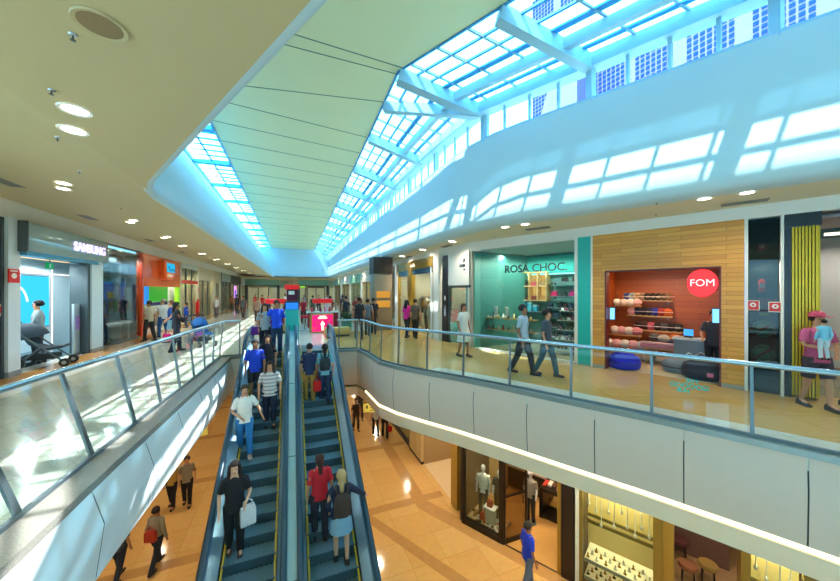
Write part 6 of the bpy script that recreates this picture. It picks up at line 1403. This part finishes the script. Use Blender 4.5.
# crowd in the far court
crowd = [(2.45,12.6,0,'#14161e','#181a22','man in black standing behind the short glass balustrade',1.62),(3.0,13.5,20,'#5a6670','#3a4048','person in slate grey walking away past the benches',1.52),(3.35,13.9,20,'#1c1a20','#1a1a20','person in black walking beside the one in slate grey',1.56),
 (4.35,17.0,30,'#d8d0c4','#1c1a1e','woman in a white top by the lit product niches',1.48),(4.5,15.7,20,'#8a6a58','#1a181a','person in a dusty brown shirt by the lit product niches',1.52),
 (3.1,21.5,0,'#2a2a34','#22242c','person in charcoal in the far crowd beyond the pink box',1.55),(2.5,23,180,'#7a1a22','#1c1c22','person in dark red in the far crowd',1.5),(3.6,25,0,'#3a4450','#2a2c30','person in blue grey deep in the far crowd',1.55),(2.0,27,180,'#1c2430','#1c1c22','person in navy deep in the far crowd',1.52),(4.3,22,180,'#3a322c','#1e1c1c','person in dark brown in the far crowd near the shops',1.54),
 (1.0,30,180,'#8a8a8c','#2a2a30','person in light grey far down the middle of the mall',1.52),(-0.6,33,0,'#c8c0b8','#2c3040','person in cream far down the middle of the mall',1.54),(-1.6,26,180,'#28303a','#1c2028','person in dark slate far behind the couple',1.52),(-2.4,31,0,'#b8262a','#20242c','person in red far along the bright floor',1.5),(-3.4,36,180,'#d0383c','#282a30','person in scarlet near the pink and blue poster',1.5),
 (-4.2,30,0,'#2a2c34','#1c1e24','person in black near the beige portal',1.54),(-4.9,26,180,'#d8d4cc','#5a5a60','person in white near the red hydrant',1.5),(-1.9,21,180,'#b08a70','#3a3a44','person in tan behind the woman in the patterned top',1.48),(0.6,19.2,180,'#a81a2a','#241a1e','shop assistant in red at the perfume kiosk',1.48),(1.9,18.8,180,'#d8c8c0','#1c1a1e','customer in a pale top at the perfume kiosk',1.46)]
crowd += [(2.7,17.5,0,'#20242c','#1a1c22','man in black walking away beside the perfume kiosk',1.58),(2.2,20.5,10,'#3a3230','#22242a','person in dark brown walking behind the perfume kiosk',1.52),(3.5,19.0,180,'#a0342c','#20222a','person in brick red walking towards the escalators past the planter',1.5),
 (4.0,27.5,180,'#6a7078','#24262c','person in mid grey deep beyond the lit niches',1.54),(1.4,24.5,0,'#2c3a2c','#22242a','person in dark green beyond the perfume kiosk',1.52),(3.0,30,180,'#d8d0c8','#2a2c34','person in ivory deep in the far crowd',1.52),
 (-3.0,24,200,'#4a4e58','#22242a','person in graphite on the bright streaked floor',1.52),(-5.0,33,180,'#a86a4a','#2a2a30','person in terracotta at the glazed shopfront',1.5)]
for x, y, f, t, b_, lab, hh in crowd: person(lab, x, y, 0, f, hh, t, b_, lod=0, hair='#1c1512', skin=int(x*7) % 2)
# beyond the phone shop: low red chairs
for i, (x, y) in enumerate(((0.55,16.2),(-0.2,16.6))):
    c_ = empty('red_stool', (x,y,0), 0, ['red stool in front of the kiosk next to the pink box','red stool behind the teal totem'][i], 'stool')
    MB().lathe([(0.17,0.6),(0.19,0.66),(0.17,0.7),(0.05,0.72)], 14).build('seat', cloth('#c81a22'), c_, 60); MB().lathe([(0.03,0.03),(0.03,0.6)], 8).build('column', STEEL, c_); MB().lathe([(0.2,0),(0.2,0.02),(0.04,0.04)], 14).build('base', STEEL, c_)
# ------------------------------------------------------------------ daylight
w = bpy.data.worlds.new('World'); SC.world = w; w.use_nodes = True
bg = w.node_tree.nodes['Background']
wn = w.node_tree
tc = wn.nodes.new('ShaderNodeTexCoord'); sp_ = wn.nodes.new('ShaderNodeSeparateXYZ'); rp = wn.nodes.new('ShaderNodeValToRGB')
wn.links.new(tc.outputs['Generated'], sp_.inputs[0]); wn.links.new(sp_.outputs['Z'], rp.inputs['Fac']); wn.links.new(rp.outputs['Color'], bg.inputs['Color'])
rp.color_ramp.elements[0].color = (0.36,0.75,1.0,1); rp.color_ramp.elements[1].color = (0.13,0.55,0.95,1)
bg.inputs['Strength'].default_value = 5.0
def sun(name, d, e, col, ang=0.6):
    l = bpy.data.lights.new(name, 'SUN'); l.energy = e; l.color = col; l.angle = math.radians(ang)
    o = bpy.data.objects.new(name, l); COL.objects.link(o); o.rotation_euler = Vector(d).to_track_quat('-Z', 'Y').to_euler(); o.location = (0,0,20)
sun('second_sun_wall_patches', (1,0.25,-2.15), 12.0, (.80,.96,1))  # second sun lamp, added to cast the patches on the right wall
sun('sun_over_right_roof', (-1,-0.45,-1.3), 16.0, (.92,.98,1))

# ------------------------------------------------------------------ camera
cam = bpy.data.cameras.new('camera'); co = bpy.data.objects.new('camera', cam); COL.objects.link(co)
cam.sensor_width = 36; cam.lens = 320/840*36; cam.clip_end = 400; cam.clip_start = 0.05
co.location = (0,0,H); co.rotation_euler = (PI/2, 0, -YAW)
SC.camera = co

# working units -> metres
S = 1.11
for o in list(COL.objects):
    if o.parent is None:
        o.location = o.location * S
        if o.type != 'CAMERA' and o.type != 'LIGHT': o.scale = o.scale * S
        if o.type == 'LIGHT' and o.data.type != 'SUN': o.data.energy *= S*S; o.data.shadow_soft_size *= S

SC.view_settings.view_transform = 'Standard'; SC.view_settings.look = 'None'; SC.view_settings.exposure = 0.2; SC.view_settings.gamma = 1.0; SC.view_settings.use_curve_mapping = False
c = SC.cycles
c.max_bounces = 8; c.diffuse_bounces = 4; c.glossy_bounces = 3; c.transparent_max_bounces = 24; c.transmission_bounces = 4
c.sample_clamp_indirect = 4.0; c.sample_clamp_direct = 0; c.caustics_reflective = False; c.caustics_refractive = False
c.use_denoising = True
